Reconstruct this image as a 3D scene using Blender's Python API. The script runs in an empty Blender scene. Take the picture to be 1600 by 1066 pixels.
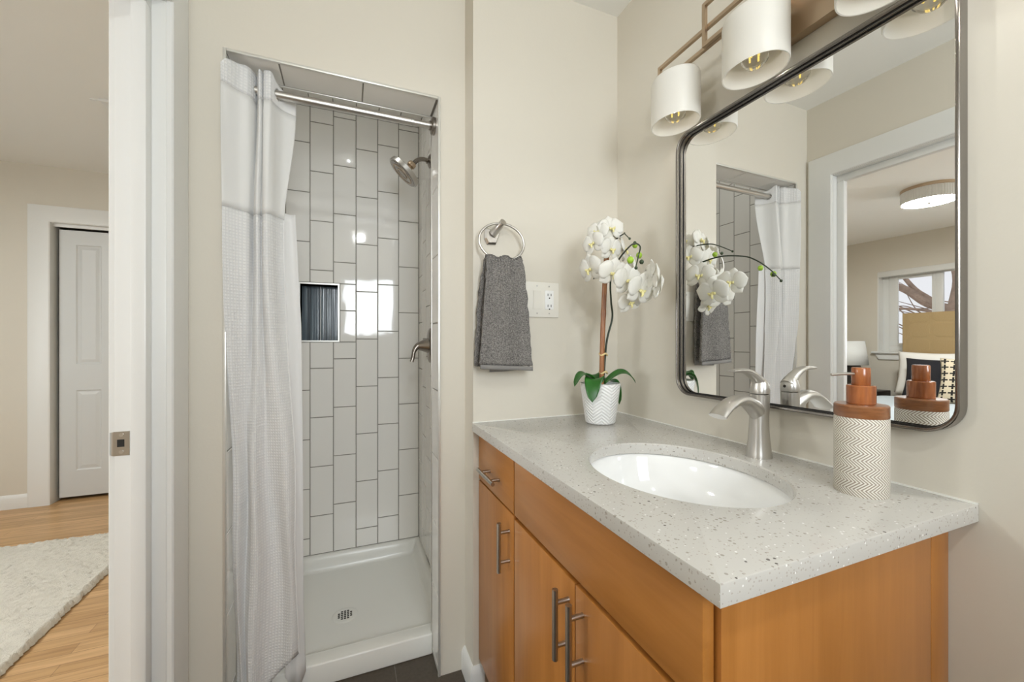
import bpy, bmesh, math, random
from math import sin, cos, pi, radians as R
from mathutils import Vector, Matrix
random.seed(7)
SC = bpy.context.scene
COL = SC.collection

# ------------------------------------------------------------------ camera
cam = bpy.data.cameras.new('camera')
cam.sensor_fit = 'HORIZONTAL'; cam.sensor_width = 36.0
cam.lens = 36.0 * 630.8 / 1600.0
cam.shift_y = (534.95 - 533.0) / 1600.0
cam.clip_start = 0.02; cam.clip_end = 200
co = bpy.data.objects.new('camera', cam); COL.objects.link(co)
co.location = (0, 0, 1.15); co.rotation_euler = (R(90), 0, R(-22.08))
SC.camera = co

# ------------------------------------------------------------------ world, exposure
w = bpy.data.worlds.new('sky'); SC.world = w; w.use_nodes = True
bg = w.node_tree.nodes['Background']
bg.inputs['Color'].default_value = (0.94, 0.955, 1.0, 1); bg.inputs['Strength'].default_value = 1.0
vs = SC.view_settings
vs.view_transform = 'Standard'; vs.look = 'None'; vs.gamma = 1.0; vs.use_curve_mapping = False
vs.exposure = 0.0
SC.cycles.use_denoising = True
SC.cycles.max_bounces = 14; SC.cycles.diffuse_bounces = 8; SC.cycles.glossy_bounces = 8; SC.cycles.transmission_bounces = 10
SC.cycles.sample_clamp_indirect = 8.0
SC.cycles.caustics_refractive = True

def area(name, loc, rot, sx, sy, power, color):
    l = bpy.data.lights.new(name, 'AREA'); l.shape = 'RECTANGLE'; l.size = sx; l.size_y = sy
    l.energy = power; l.color = color
    o = bpy.data.objects.new(name, l); COL.objects.link(o); o.location = loc; o.rotation_euler = rot
    return o
def point(name, loc, r, power, color):
    l = bpy.data.lights.new(name, 'POINT'); l.shadow_soft_size = r; l.energy = power; l.color = color
    o = bpy.data.objects.new(name, l); COL.objects.link(o); o.location = loc
    return o
DAY = (0.92, 0.985, 1.04); LAMP = (0.95, 0.985, 0.985)
area('daylight_bathroom_window', (0.24, -1.07, 1.58), (R(90), 0, 0), 0.66, 0.76, 27, DAY)      # through the window in the rear wall
area('bedroom_fill_light', (-4.33, -0.10, 1.50), (0, R(-90), 0), 0.90, 1.15, 50, DAY)      # fill light for the bedroom, outside an added, unseen window
point('bathroom_ceiling_lamp_light', (0.12, -0.42, 2.30), 0.035, 17, LAMP)                       # the ceiling lamp behind the viewpoint
point('shower_fill_light', (0.0, 1.66, 2.262), 0.0, 0.9, LAMP)                  # added fill to brighten the shower, no lamp known there

# ------------------------------------------------------------------ materials
def mk(name):
    m = bpy.data.materials.new(name); m.use_nodes = True
    nt = m.node_tree; return m, nt, nt.nodes['Principled BSDF']
def N(nt, t, **k):
    n = nt.nodes.new(t)
    for a, v in k.items():
        if a in n.inputs: n.inputs[a].default_value = v
        else: setattr(n, a, v)
    return n
def lk(nt, a, b): nt.links.new(a, b)
def coords(nt, kind='Object', scale=(1, 1, 1)):
    t = N(nt, 'ShaderNodeTexCoord'); mp = N(nt, 'ShaderNodeMapping'); mp.inputs['Scale'].default_value = scale
    lk(nt, t.outputs[kind], mp.inputs['Vector']); return mp.outputs['Vector']
def bump(nt, b, h, strength, dist=0.002):
    n = N(nt, 'ShaderNodeBump', Strength=strength, Distance=dist)
    lk(nt, h, n.inputs['Height']); lk(nt, n.outputs['Normal'], b.inputs['Normal'])
def plain(name, c, rough=0.5, metal=0.0, noise=0, nscale=200, ndist=0.001, spec=None, coat=0, var=0, vscale=6):
    m, nt, b = mk(name)
    b.inputs['Base Color'].default_value = (*c, 1); b.inputs['Roughness'].default_value = rough; b.inputs['Metallic'].default_value = metal
    if spec is not None: b.inputs['Specular IOR Level'].default_value = spec
    if coat: b.inputs['Coat Weight'].default_value = coat; b.inputs['Coat Roughness'].default_value = 0.08
    if noise:
        n = N(nt, 'ShaderNodeTexNoise', Scale=nscale, Detail=3.0); lk(nt, coords(nt), n.inputs['Vector'])
        bump(nt, b, n.outputs['Fac'], noise, ndist)
    if var:
        n = N(nt, 'ShaderNodeTexNoise', Scale=vscale, Detail=4.0); lk(nt, coords(nt), n.inputs['Vector'])
        mx = N(nt, 'ShaderNodeMix', data_type='RGBA')
        mx.inputs[6].default_value = (*[x * (1 - var) for x in c], 1); mx.inputs[7].default_value = (*[min(1, x * (1 + var)) for x in c], 1)
        lk(nt, n.outputs['Fac'], mx.inputs[0]); lk(nt, mx.outputs[2], b.inputs['Base Color'])
    return m
M = {}
M['paint'] = plain('beige wall paint', (0.657, 0.618, 0.538), 0.55, noise=0.18, nscale=130, ndist=0.001)
M['ceil'] = plain('ceiling paint', (0.86, 0.86, 0.83), 0.7, noise=0.15, nscale=160)
M['trim'] = plain('white trim paint', (0.76, 0.765, 0.75), 0.32, noise=0.05, nscale=60)
M['door'] = plain('white door paint', (0.60, 0.61, 0.605), 0.38, noise=0.08, nscale=90)
M['grout'] = plain('grey grout', (0.25, 0.235, 0.21), 0.9, noise=0.3, nscale=400)
M['alu'] = plain('pale metal tile edging', (0.74, 0.73, 0.69), 0.35, 0.6)
M['pan'] = plain('white acrylic', (0.84, 0.84, 0.80), 0.22, noise=0.06, nscale=300)
M['porcelain'] = plain('white porcelain', (0.86, 0.86, 0.85), 0.06, coat=0.6)
M['steel'] = plain('brushed steel', (0.50, 0.48, 0.45), 0.30, 1.0, noise=0.1, nscale=500)
M['nickel'] = plain('satin nickel', (0.60, 0.58, 0.55), 0.34, 1.0)
M['darknickel'] = plain('dark brushed nickel', (0.30, 0.27, 0.24), 0.25, 1.0)
M['bronze'] = plain('warm brushed nickel', (0.55, 0.43, 0.31), 0.36, 1.0)
M['framegrey'] = plain('mirror frame metal', (0.27, 0.25, 0.23), 0.24, 1.0)
M['frameblack'] = plain('dark frame groove', (0.02, 0.018, 0.016), 0.4)
M['mirror'] = plain('silvered glass', (0.93, 0.935, 0.93), 0.0, 1.0)
def m_opal():
    m, nt, b = mk('opal white glass'); b.inputs['Base Color'].default_value = (0.87, 0.85, 0.80, 1); b.inputs['Roughness'].default_value = 0.4
    out = nt.nodes['Material Output']; tr = N(nt, 'ShaderNodeBsdfTranslucent'); tr.inputs['Color'].default_value = (0.9, 0.89, 0.85, 1)
    mx = N(nt, 'ShaderNodeMixShader'); mx.inputs[0].default_value = 0.28
    lk(nt, b.outputs[0], mx.inputs[1]); lk(nt, tr.outputs[0], mx.inputs[2]); lk(nt, mx.outputs[0], out.inputs['Surface']); return m
M['shade'] = m_opal()
M['black'] = plain('black', (0.012, 0.012, 0.012), 0.6)
M['blackfab'] = plain('black fabric', (0.012, 0.012, 0.016), 0.9, noise=0.4, nscale=600)
M['plastic'] = plain('white plastic', (0.78, 0.755, 0.69), 0.22)
M['outlet'] = plain('white outlet plastic', (0.85, 0.85, 0.84), 0.25)
M['gold'] = plain('amber filament', (0.80, 0.60, 0.10), 0.4)
M['gold'].node_tree.nodes['Principled BSDF'].inputs['Emission Color'].default_value = (1.0, 0.72, 0.2, 1)
M['gold'].node_tree.nodes['Principled BSDF'].inputs['Emission Strength'].default_value = 0.9
M['darkdrain'] = plain('drain hole', (0.07, 0.065, 0.06), 0.7)
M['blackwood'] = plain('black stained wood', (0.015, 0.013, 0.012), 0.35)
M['bark'] = plain('bark', (0.34, 0.25, 0.19), 0.9, noise=0.8, nscale=14, ndist=0.05, var=0.5, vscale=9)
M['snow'] = plain('pale ground', (0.55, 0.46, 0.40), 0.9, var=0.4, vscale=2)
M['raffia'] = plain('raffia', (0.70, 0.55, 0.28), 0.7)
M['pebble'] = plain('white pebbles', (0.80, 0.79, 0.76), 0.5, noise=0.8, nscale=120, ndist=0.004)
M['stem'] = plain('dark green stem', (0.018, 0.030, 0.012), 0.45)
M['budm'] = plain('green bud', (0.30, 0.48, 0.03), 0.4, var=0.35, vscale=40)
M['buddark'] = plain('dark bud', (0.03, 0.05, 0.02), 0.4)
M['sheetwhite'] = plain('white pillow cotton', (0.80, 0.79, 0.75), 0.85, noise=0.3, nscale=700)
M['duvet'] = plain('pale blue grey cotton', (0.44, 0.49, 0.52), 0.9, noise=0.4, nscale=30, ndist=0.01)
M['lampshade'] = plain('white lamp shade', (0.72, 0.73, 0.72), 0.8)
M['teal'] = plain('caulk', (0.80, 0.79, 0.74), 0.5)

def m_tile():
    m, nt, b = mk('glossy white tile')
    b.inputs['Base Color'].default_value = (0.87, 0.855, 0.82, 1); b.inputs['Roughness'].default_value = 0.045
    n = N(nt, 'ShaderNodeTexNoise', Scale=9.0, Detail=1.0); lk(nt, coords(nt), n.inputs['Vector'])
    bump(nt, b, n.outputs['Fac'], 0.22, 0.004); return m
M['tile'] = m_tile()

def m_wood(name, dark, light, axis_scale, rough=0.3, coat=0.3):
    m, nt, b = mk(name)
    v = coords(nt, 'Object', axis_scale)
    n = N(nt, 'ShaderNodeTexNoise', Scale=1.0, Detail=5.0, Roughness=0.6, Distortion=0.4); lk(nt, v, n.inputs['Vector'])
    n2 = N(nt, 'ShaderNodeTexNoise', Scale=2.2, Detail=2.0); lk(nt, coords(nt), n2.inputs['Vector'])
    ad = N(nt, 'ShaderNodeMath', operation='MULTIPLY_ADD'); ad.inputs[1].default_value = 0.62
    lk(nt, n.outputs['Fac'], ad.inputs[0])
    mu = N(nt, 'ShaderNodeMath', operation='MULTIPLY'); mu.inputs[1].default_value = 0.38
    lk(nt, n2.outputs['Fac'], mu.inputs[0]); lk(nt, mu.outputs[0], ad.inputs[2])
    r = N(nt, 'ShaderNodeValToRGB'); e = r.color_ramp.elements
    e[0].position = 0.33; e[0].color = (*dark, 1); e[1].position = 0.68; e[1].color = (*light, 1)
    lk(nt, ad.outputs[0], r.inputs['Fac']); lk(nt, r.outputs['Color'], b.inputs['Base Color'])
    b.inputs['Roughness'].default_value = rough; b.inputs['Coat Weight'].default_value = coat; b.inputs['Coat Roughness'].default_value = 0.15
    bump(nt, b, n.outputs['Fac'], 0.03); return m
M['maple'] = m_wood('honey maple veneer', (0.36, 0.135, 0.022), (0.52, 0.215, 0.050), (26, 26, 2.0), 0.34, 0.12)
M['maple_h'] = m_wood('honey maple veneer sideways', (0.37, 0.140, 0.022), (0.53, 0.220, 0.050), (26, 2.0, 26), 0.34, 0.12)
M['acacia'] = m_wood('oiled reddish wood', (0.16, 0.055, 0.019), (0.38, 0.155, 0.058), (28, 28, 130), 0.28, 0.4)
M['acacia2'] = m_wood('oiled reddish wood upright grain', (0.20, 0.052, 0.015), (0.48, 0.160, 0.045), (110, 110, 14), 0.25, 0.4)
M['bamboo'] = m_wood('bamboo', (0.19, 0.060, 0.020), (0.46, 0.205, 0.075), (140, 140, 9), 0.35, 0.2)

def m_floorboards():
    m, nt, b = mk('oak strip floor')
    t = N(nt, 'ShaderNodeTexBrick', Scale=1.0, offset=0.37); lk(nt, coords(nt), t.inputs['Vector'])
    t.inputs['Color1'].default_value = (0.66, 0.42, 0.21, 1); t.inputs['Color2'].default_value = (0.49, 0.29, 0.125, 1)
    t.inputs['Mortar'].default_value = (0.22, 0.12, 0.05, 1); t.inputs['Mortar Size'].default_value = 0.0008; t.inputs['Bias'].default_value = -0.1
    t.inputs['Brick Width'].default_value = 0.95; t.inputs['Row Height'].default_value = 0.057
    n = N(nt, 'ShaderNodeTexNoise', Scale=1.0, Detail=5.0, Distortion=0.8); lk(nt, coords(nt, 'Object', (3.5, 60, 1)), n.inputs['Vector'])
    mx = N(nt, 'ShaderNodeMix', data_type='RGBA', blend_type='MULTIPLY'); mx.inputs[0].default_value = 0.55
    r = N(nt, 'ShaderNodeValToRGB'); e = r.color_ramp.elements; e[0].position = 0.3; e[0].color = (0.52, 0.45, 0.36, 1); e[1].position = 0.6; e[1].color = (1, 1, 1, 1)
    lk(nt, n.outputs['Fac'], r.inputs['Fac']); lk(nt, t.outputs['Color'], mx.inputs[6]); lk(nt, r.outputs['Color'], mx.inputs[7])
    lk(nt, mx.outputs[2], b.inputs['Base Color']); b.inputs['Roughness'].default_value = 0.36
    bump(nt, b, t.outputs['Fac'], -0.2, 0.001); return m
M['oak'] = m_floorboards()

def m_floortile():
    m, nt, b = mk('dark brown floor tile')
    t = N(nt, 'ShaderNodeTexBrick', Scale=1.0, offset=0.5); lk(nt, coords(nt, 'Object'), t.inputs['Vector'])
    t.inputs['Color1'].default_value = (0.085, 0.068, 0.050, 1); t.inputs['Color2'].default_value = (0.075, 0.060, 0.045, 1)
    t.inputs['Mortar'].default_value = (0.16, 0.14, 0.12, 1); t.inputs['Mortar Size'].default_value = 0.0015
    t.inputs['Brick Width'].default_value = 0.305; t.inputs['Row Height'].default_value = 0.61
    n = N(nt, 'ShaderNodeTexNoise', Scale=90.0, Detail=4.0); lk(nt, coords(nt), n.inputs['Vector'])
    mx = N(nt, 'ShaderNodeMix', data_type='RGBA', blend_type='MULTIPLY'); mx.inputs[0].default_value = 0.6
    lk(nt, t.outputs['Color'], mx.inputs[6]); r = N(nt, 'ShaderNodeValToRGB'); r.color_ramp.elements[0].color = (0.4, 0.4, 0.4, 1); r.color_ramp.elements[1].color = (1.5, 1.5, 1.5, 1)
    lk(nt, n.outputs['Fac'], r.inputs['Fac']); lk(nt, r.outputs['Color'], mx.inputs[7]); lk(nt, mx.outputs[2], b.inputs['Base Color'])
    b.inputs['Roughness'].default_value = 0.55; bump(nt, b, n.outputs['Fac'], 0.3, 0.001); return m
M['floortile'] = m_floortile()

def m_quartz():
    m, nt, b = mk('speckled quartz')
    col = None; base = (0.55, 0.532, 0.498, 1)
    prev = None
    v = coords(nt)
    for sc, thr, rad, c in ((130, 0.50, 0.36, (0.36, 0.33, 0.29, 1)), (230, 0.50, 0.40, (0.45, 0.41, 0.37, 1)), (190, 0.86, 0.34, (0.80, 0.79, 0.77, 1)), (100, 0.86, 0.24, (0.15, 0.135, 0.125, 1))):
        vo = N(nt, 'ShaderNodeTexVoronoi', Scale=float(sc)); lk(nt, v, vo.inputs['Vector'])
        sep = N(nt, 'ShaderNodeSeparateColor'); lk(nt, vo.outputs['Color'], sep.inputs['Color'])
        g = N(nt, 'ShaderNodeMath', operation='GREATER_THAN'); g.inputs[1].default_value = thr; lk(nt, sep.outputs[0], g.inputs[0])
        rr = N(nt, 'ShaderNodeMath', operation='MULTIPLY'); rr.inputs[1].default_value = rad; lk(nt, sep.outputs[1], rr.inputs[0])
        l = N(nt, 'ShaderNodeMath', operation='LESS_THAN'); lk(nt, vo.outputs['Distance'], l.inputs[0]); lk(nt, rr.outputs[0], l.inputs[1])
        f = N(nt, 'ShaderNodeMath', operation='MULTIPLY'); lk(nt, g.outputs[0], f.inputs[0]); lk(nt, l.outputs[0], f.inputs[1])
        mx = N(nt, 'ShaderNodeMix', data_type='RGBA'); lk(nt, f.outputs[0], mx.inputs[0]); mx.inputs[7].default_value = c
        if prev is None: mx.inputs[6].default_value = base
        else: lk(nt, prev, mx.inputs[6])
        prev = mx.outputs[2]
    lk(nt, prev, b.inputs['Base Color']); b.inputs['Roughness'].default_value = 0.16; return m
M['quartz'] = m_quartz()

def m_mosaic():
    m, nt, b = mk('blue grey strip mosaic')
    n = N(nt, 'ShaderNodeTexNoise', Scale=1.0, Detail=2.0, noise_dimensions='3D'); lk(nt, coords(nt, 'Object', (150, 150, 1.2)), n.inputs['Vector'])
    r = N(nt, 'ShaderNodeValToRGB'); e = r.color_ramp.elements
    e[0].position = 0.3; e[0].color = (0.045, 0.05, 0.052, 1); e[1].position = 0.72; e[1].color = (0.22, 0.28, 0.31, 1)
    k = e.new(0.5); k.color = (0.10, 0.13, 0.155, 1)
    lk(nt, n.outputs['Fac'], r.inputs['Fac']); lk(nt, r.outputs['Color'], b.inputs['Base Color'])
    b.inputs['Roughness'].default_value = 0.12; bump(nt, b, n.outputs['Fac'], 0.3); return m
M['mosaic'] = m_mosaic()

def tri_wave(nt, x, freq):
    a = N(nt, 'ShaderNodeMath', operation='MULTIPLY'); a.inputs[1].default_value = freq; lk(nt, x, a.inputs[0])
    p = N(nt, 'ShaderNodeMath', operation='PINGPONG'); p.inputs[1].default_value = 1.0; lk(nt, a.outputs[0], p.inputs[0]); return p.outputs[0]
def uv(nt):
    t = N(nt, 'ShaderNodeTexCoord'); s = N(nt, 'ShaderNodeSeparateXYZ'); lk(nt, t.outputs['UV'], s.inputs[0]); return s.outputs[0], s.outputs[1]
def m_herring():
    m, nt, b = mk('cream herringbone relief')
    u, v = uv(nt)                                   # u: turns round the body, v: metres up
    z = tri_wave(nt, v, 1 / 0.0126)
    a = N(nt, 'ShaderNodeMath', operation='MULTIPLY'); a.inputs[1].default_value = 44.0; lk(nt, u, a.inputs[0])
    q = N(nt, 'ShaderNodeMath', operation='MULTIPLY'); q.inputs[1].default_value = 2.6; lk(nt, z, q.inputs[0])
    s = N(nt, 'ShaderNodeMath', operation='ADD'); lk(nt, a.outputs[0], s.inputs[0]); lk(nt, q.outputs[0], s.inputs[1])
    f = tri_wave(nt, s.outputs[0], 2.0)
    r = N(nt, 'ShaderNodeValToRGB'); e = r.color_ramp.elements
    e[0].position = 0.28; e[0].color = (0.33, 0.27, 0.21, 1); e[1].position = 0.62; e[1].color = (0.80, 0.77, 0.70, 1)
    lk(nt, f, r.inputs['Fac']); lk(nt, r.outputs['Color'], b.inputs['Base Color']); b.inputs['Roughness'].default_value = 0.6
    bump(nt, b, f, 0.5, 0.0012); return m
M['herring'] = m_herring()
def m_pot():
    m, nt, b = mk('white chevron ceramic')
    u, v = uv(nt)
    z = tri_wave(nt, u, 12.0)
    a = N(nt, 'ShaderNodeMath', operation='MULTIPLY'); a.inputs[1].default_value = 95.0; lk(nt, v, a.inputs[0])
    q = N(nt, 'ShaderNodeMath', operation='MULTIPLY'); q.inputs[1].default_value = 2.0; lk(nt, z, q.inputs[0])
    s = N(nt, 'ShaderNodeMath', operation='ADD'); lk(nt, a.outputs[0], s.inputs[0]); lk(nt, q.outputs[0], s.inputs[1])
    f = tri_wave(nt, s.outputs[0], 2.0)
    b.inputs['Base Color'].default_value = (0.83, 0.83, 0.82, 1); b.inputs['Roughness'].default_value = 0.3
    bump(nt, b, f, 0.8, 0.0022); return m
M['pot'] = m_pot()

def m_waffle(name, waffle=True, trans=0.25):
    m, nt, b = mk(name)
    b.inputs['Base Color'].default_value = (0.93, 0.93, 0.93, 1); b.inputs['Roughness'].default_value = 0.75
    b.inputs['Subsurface Weight'].default_value = 0.0
    if waffle:
        u, v = uv(nt)
        a = tri_wave(nt, u, 2 / 0.0090); c = tri_wave(nt, v, 2 / 0.0090)
        x = N(nt, 'ShaderNodeMath', operation='MAXIMUM'); lk(nt, a, x.inputs[0]); lk(nt, c, x.inputs[1])
        r = N(nt, 'ShaderNodeValToRGB'); e = r.color_ramp.elements; e[0].position = 0.55; e[0].color = (0.96, 0.96, 0.955, 1); e[1].position = 0.85; e[1].color = (0.86, 0.865, 0.87, 1)
        lk(nt, x.outputs[0], r.inputs['Fac']); lk(nt, r.outputs['Color'], b.inputs['Base Color'])
        bump(nt, b, x.outputs[0], 0.6, 0.0025)
    out = nt.nodes['Material Output']
    tr = N(nt, 'ShaderNodeBsdfTranslucent'); tr.inputs['Color'].default_value = (0.8, 0.8, 0.8, 1)
    mx = N(nt, 'ShaderNodeMixShader'); mx.inputs[0].default_value = trans
    lk(nt, b.outputs[0], mx.inputs[1]); lk(nt, tr.outputs[0], mx.inputs[2]); lk(nt, mx.outputs[0], out.inputs['Surface']); return m
M['waffle'] = m_waffle('white waffle cotton')
M['liner'] = m_waffle('white liner fabric', False)
def m_sheer():
    m, nt, b = mk('sheer voile')
    b.inputs['Base Color'].default_value = (0.84, 0.84, 0.83, 1); b.inputs['Roughness'].default_value = 0.7
    out = nt.nodes['Material Output']; tr = N(nt, 'ShaderNodeBsdfTransparent')
    mx = N(nt, 'ShaderNodeMixShader'); mx.inputs[0].default_value = 0.80
    lk(nt, tr.outputs[0], mx.inputs[1]); lk(nt, b.outputs[0], mx.inputs[2]); lk(nt, mx.outputs[0], out.inputs['Surface']); return m
M['sheer'] = m_sheer()
def m_terry():
    m, nt, b = mk('grey terry')
    n = N(nt, 'ShaderNodeTexNoise', Scale=300.0, Detail=2.0, Roughness=0.7); lk(nt, coords(nt), n.inputs['Vector'])
    r = N(nt, 'ShaderNodeValToRGB'); e = r.color_ramp.elements; e[0].position = 0.36; e[0].color = (0.10, 0.094, 0.088, 1); e[1].position = 0.68; e[1].color = (0.34, 0.32, 0.30, 1)
    lk(nt, n.outputs['Fac'], r.inputs['Fac']); lk(nt, r.outputs['Color'], b.inputs['Base Color']); b.inputs['Roughness'].default_value = 0.95
    bump(nt, b, n.outputs['Fac'], 1.0, 0.004); return m
M['terry'] = m_terry()
M['terryhem'] = plain('grey towel hem', (0.22, 0.21, 0.20), 0.85, noise=0.3, nscale=500)
def m_glass(name, c=(1, 1, 1), rough=0.0):
    m, nt, b = mk(name); b.inputs['Base Color'].default_value = (*c, 1); b.inputs['Roughness'].default_value = rough
    b.inputs['Transmission Weight'].default_value = 1.0; b.inputs['IOR'].default_value = 1.45; return m
M['bulb'] = m_glass('clear bulb glass')
M['ribbed'] = m_glass('ribbed glass', (0.97, 0.98, 0.97), 0.15)
def m_pane():
    m, nt, b = mk('window pane'); out = nt.nodes['Material Output']
    tr = N(nt, 'ShaderNodeBsdfTransparent'); gl = N(nt, 'ShaderNodeBsdfGlossy'); gl.inputs['Roughness'].default_value = 0.02
    fr = N(nt, 'ShaderNodeFresnel'); fr.inputs['IOR'].default_value = 1.45
    mx = N(nt, 'ShaderNodeMixShader'); lk(nt, fr.outputs[0], mx.inputs[0]); lk(nt, tr.outputs[0], mx.inputs[1]); lk(nt, gl.outputs[0], mx.inputs[2]); lk(nt, mx.outputs[0], out.inputs['Surface']); return m
M['pane'] = m_pane()
def m_petal():
    m, nt, b = mk('white orchid petal'); b.inputs['Base Color'].default_value = (0.86, 0.85, 0.81, 1); b.inputs['Roughness'].default_value = 0.5
    out = nt.nodes['Material Output']; tr = N(nt, 'ShaderNodeBsdfTranslucent'); tr.inputs['Color'].default_value = (0.9, 0.88, 0.8, 1)
    mx = N(nt, 'ShaderNodeMixShader'); mx.inputs[0].default_value = 0.3
    lk(nt, b.outputs[0], mx.inputs[1]); lk(nt, tr.outputs[0], mx.inputs[2]); lk(nt, mx.outputs[0], out.inputs['Surface']); return m
M['petal'] = m_petal()
M['lip'] = plain('yellow orchid lip', (0.80, 0.71, 0.34), 0.5, var=0.3, vscale=120)
M['leaf'] = plain('glossy orchid leaf', (0.018, 0.115, 0.012), 0.28, var=0.5, vscale=22)
M['rug'] = plain('cream shag pile', (0.70, 0.675, 0.61), 0.95, noise=0.6, nscale=220, ndist=0.006, var=0.08, vscale=40)
def m_linen():
    m, nt, b = mk('tan linen')
    n = N(nt, 'ShaderNodeTexNoise', Scale=140.0, Detail=3.0); lk(nt, coords(nt, 'Object', (1, 1, 3)), n.inputs['Vector'])
    r = N(nt, 'ShaderNodeValToRGB'); e = r.color_ramp.elements; e[0].position = 0.3; e[0].color = (0.30, 0.205, 0.095, 1); e[1].position = 0.7; e[1].color = (0.46, 0.34, 0.175, 1)
    lk(nt, n.outputs['Fac'], r.inputs['Fac']); lk(nt, r.outputs['Color'], b.inputs['Base Color']); b.inputs['Roughness'].default_value = 0.95; return m
M['linen'] = m_linen()
def m_cross():
    m, nt, b = mk('cream fabric with black crosses')
    v = coords(nt, 'UV', (7, 7, 1))
    fr = N(nt, 'ShaderNodeVectorMath', operation='FRACTION'); lk(nt, v, fr.inputs[0])
    s = N(nt, 'ShaderNodeSeparateXYZ'); lk(nt, fr.outputs[0], s.inputs[0])
    def ab(x):
        a = N(nt, 'ShaderNodeMath', operation='SUBTRACT'); a.inputs[1].default_value = 0.5; lk(nt, x, a.inputs[0])
        q = N(nt, 'ShaderNodeMath', operation='ABSOLUTE'); lk(nt, a.outputs[0], q.inputs[0]); return q.outputs[0]
    x, y = ab(s.outputs[0]), ab(s.outputs[1])
    mn = N(nt, 'ShaderNodeMath', operation='MINIMUM'); lk(nt, x, mn.inputs[0]); lk(nt, y, mn.inputs[1])
    mxx = N(nt, 'ShaderNodeMath', operation='MAXIMUM'); lk(nt, x, mxx.inputs[0]); lk(nt, y, mxx.inputs[1])
    a = N(nt, 'ShaderNodeMath', operation='LESS_THAN'); a.inputs[1].default_value = 0.11; lk(nt, mn.outputs[0], a.inputs[0])
    c = N(nt, 'ShaderNodeMath', operation='LESS_THAN'); c.inputs[1].default_value = 0.42; lk(nt, mxx.outputs[0], c.inputs[0])
    f = N(nt, 'ShaderNodeMath', operation='MULTIPLY'); lk(nt, a.outputs[0], f.inputs[0]); lk(nt, c.outputs[0], f.inputs[1])
    mx = N(nt, 'ShaderNodeMix', data_type='RGBA'); mx.inputs[6].default_value = (0.66, 0.57, 0.42, 1); mx.inputs[7].default_value = (0.015, 0.013, 0.012, 1)
    lk(nt, f.outputs[0], mx.inputs[0]); lk(nt, mx.outputs[2], b.inputs['Base Color']); b.inputs['Roughness'].default_value = 0.9; return m
M['cross'] = m_cross()
M['diffuser'] = plain('lit diffuser', (0.9, 0.9, 0.85), 0.5)
_d = M['diffuser'].node_tree.nodes['Principled BSDF']; _d.inputs['Emission Color'].default_value = (0.97, 0.985, 0.96, 1); _d.inputs['Emission Strength'].default_value = 165.0

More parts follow.
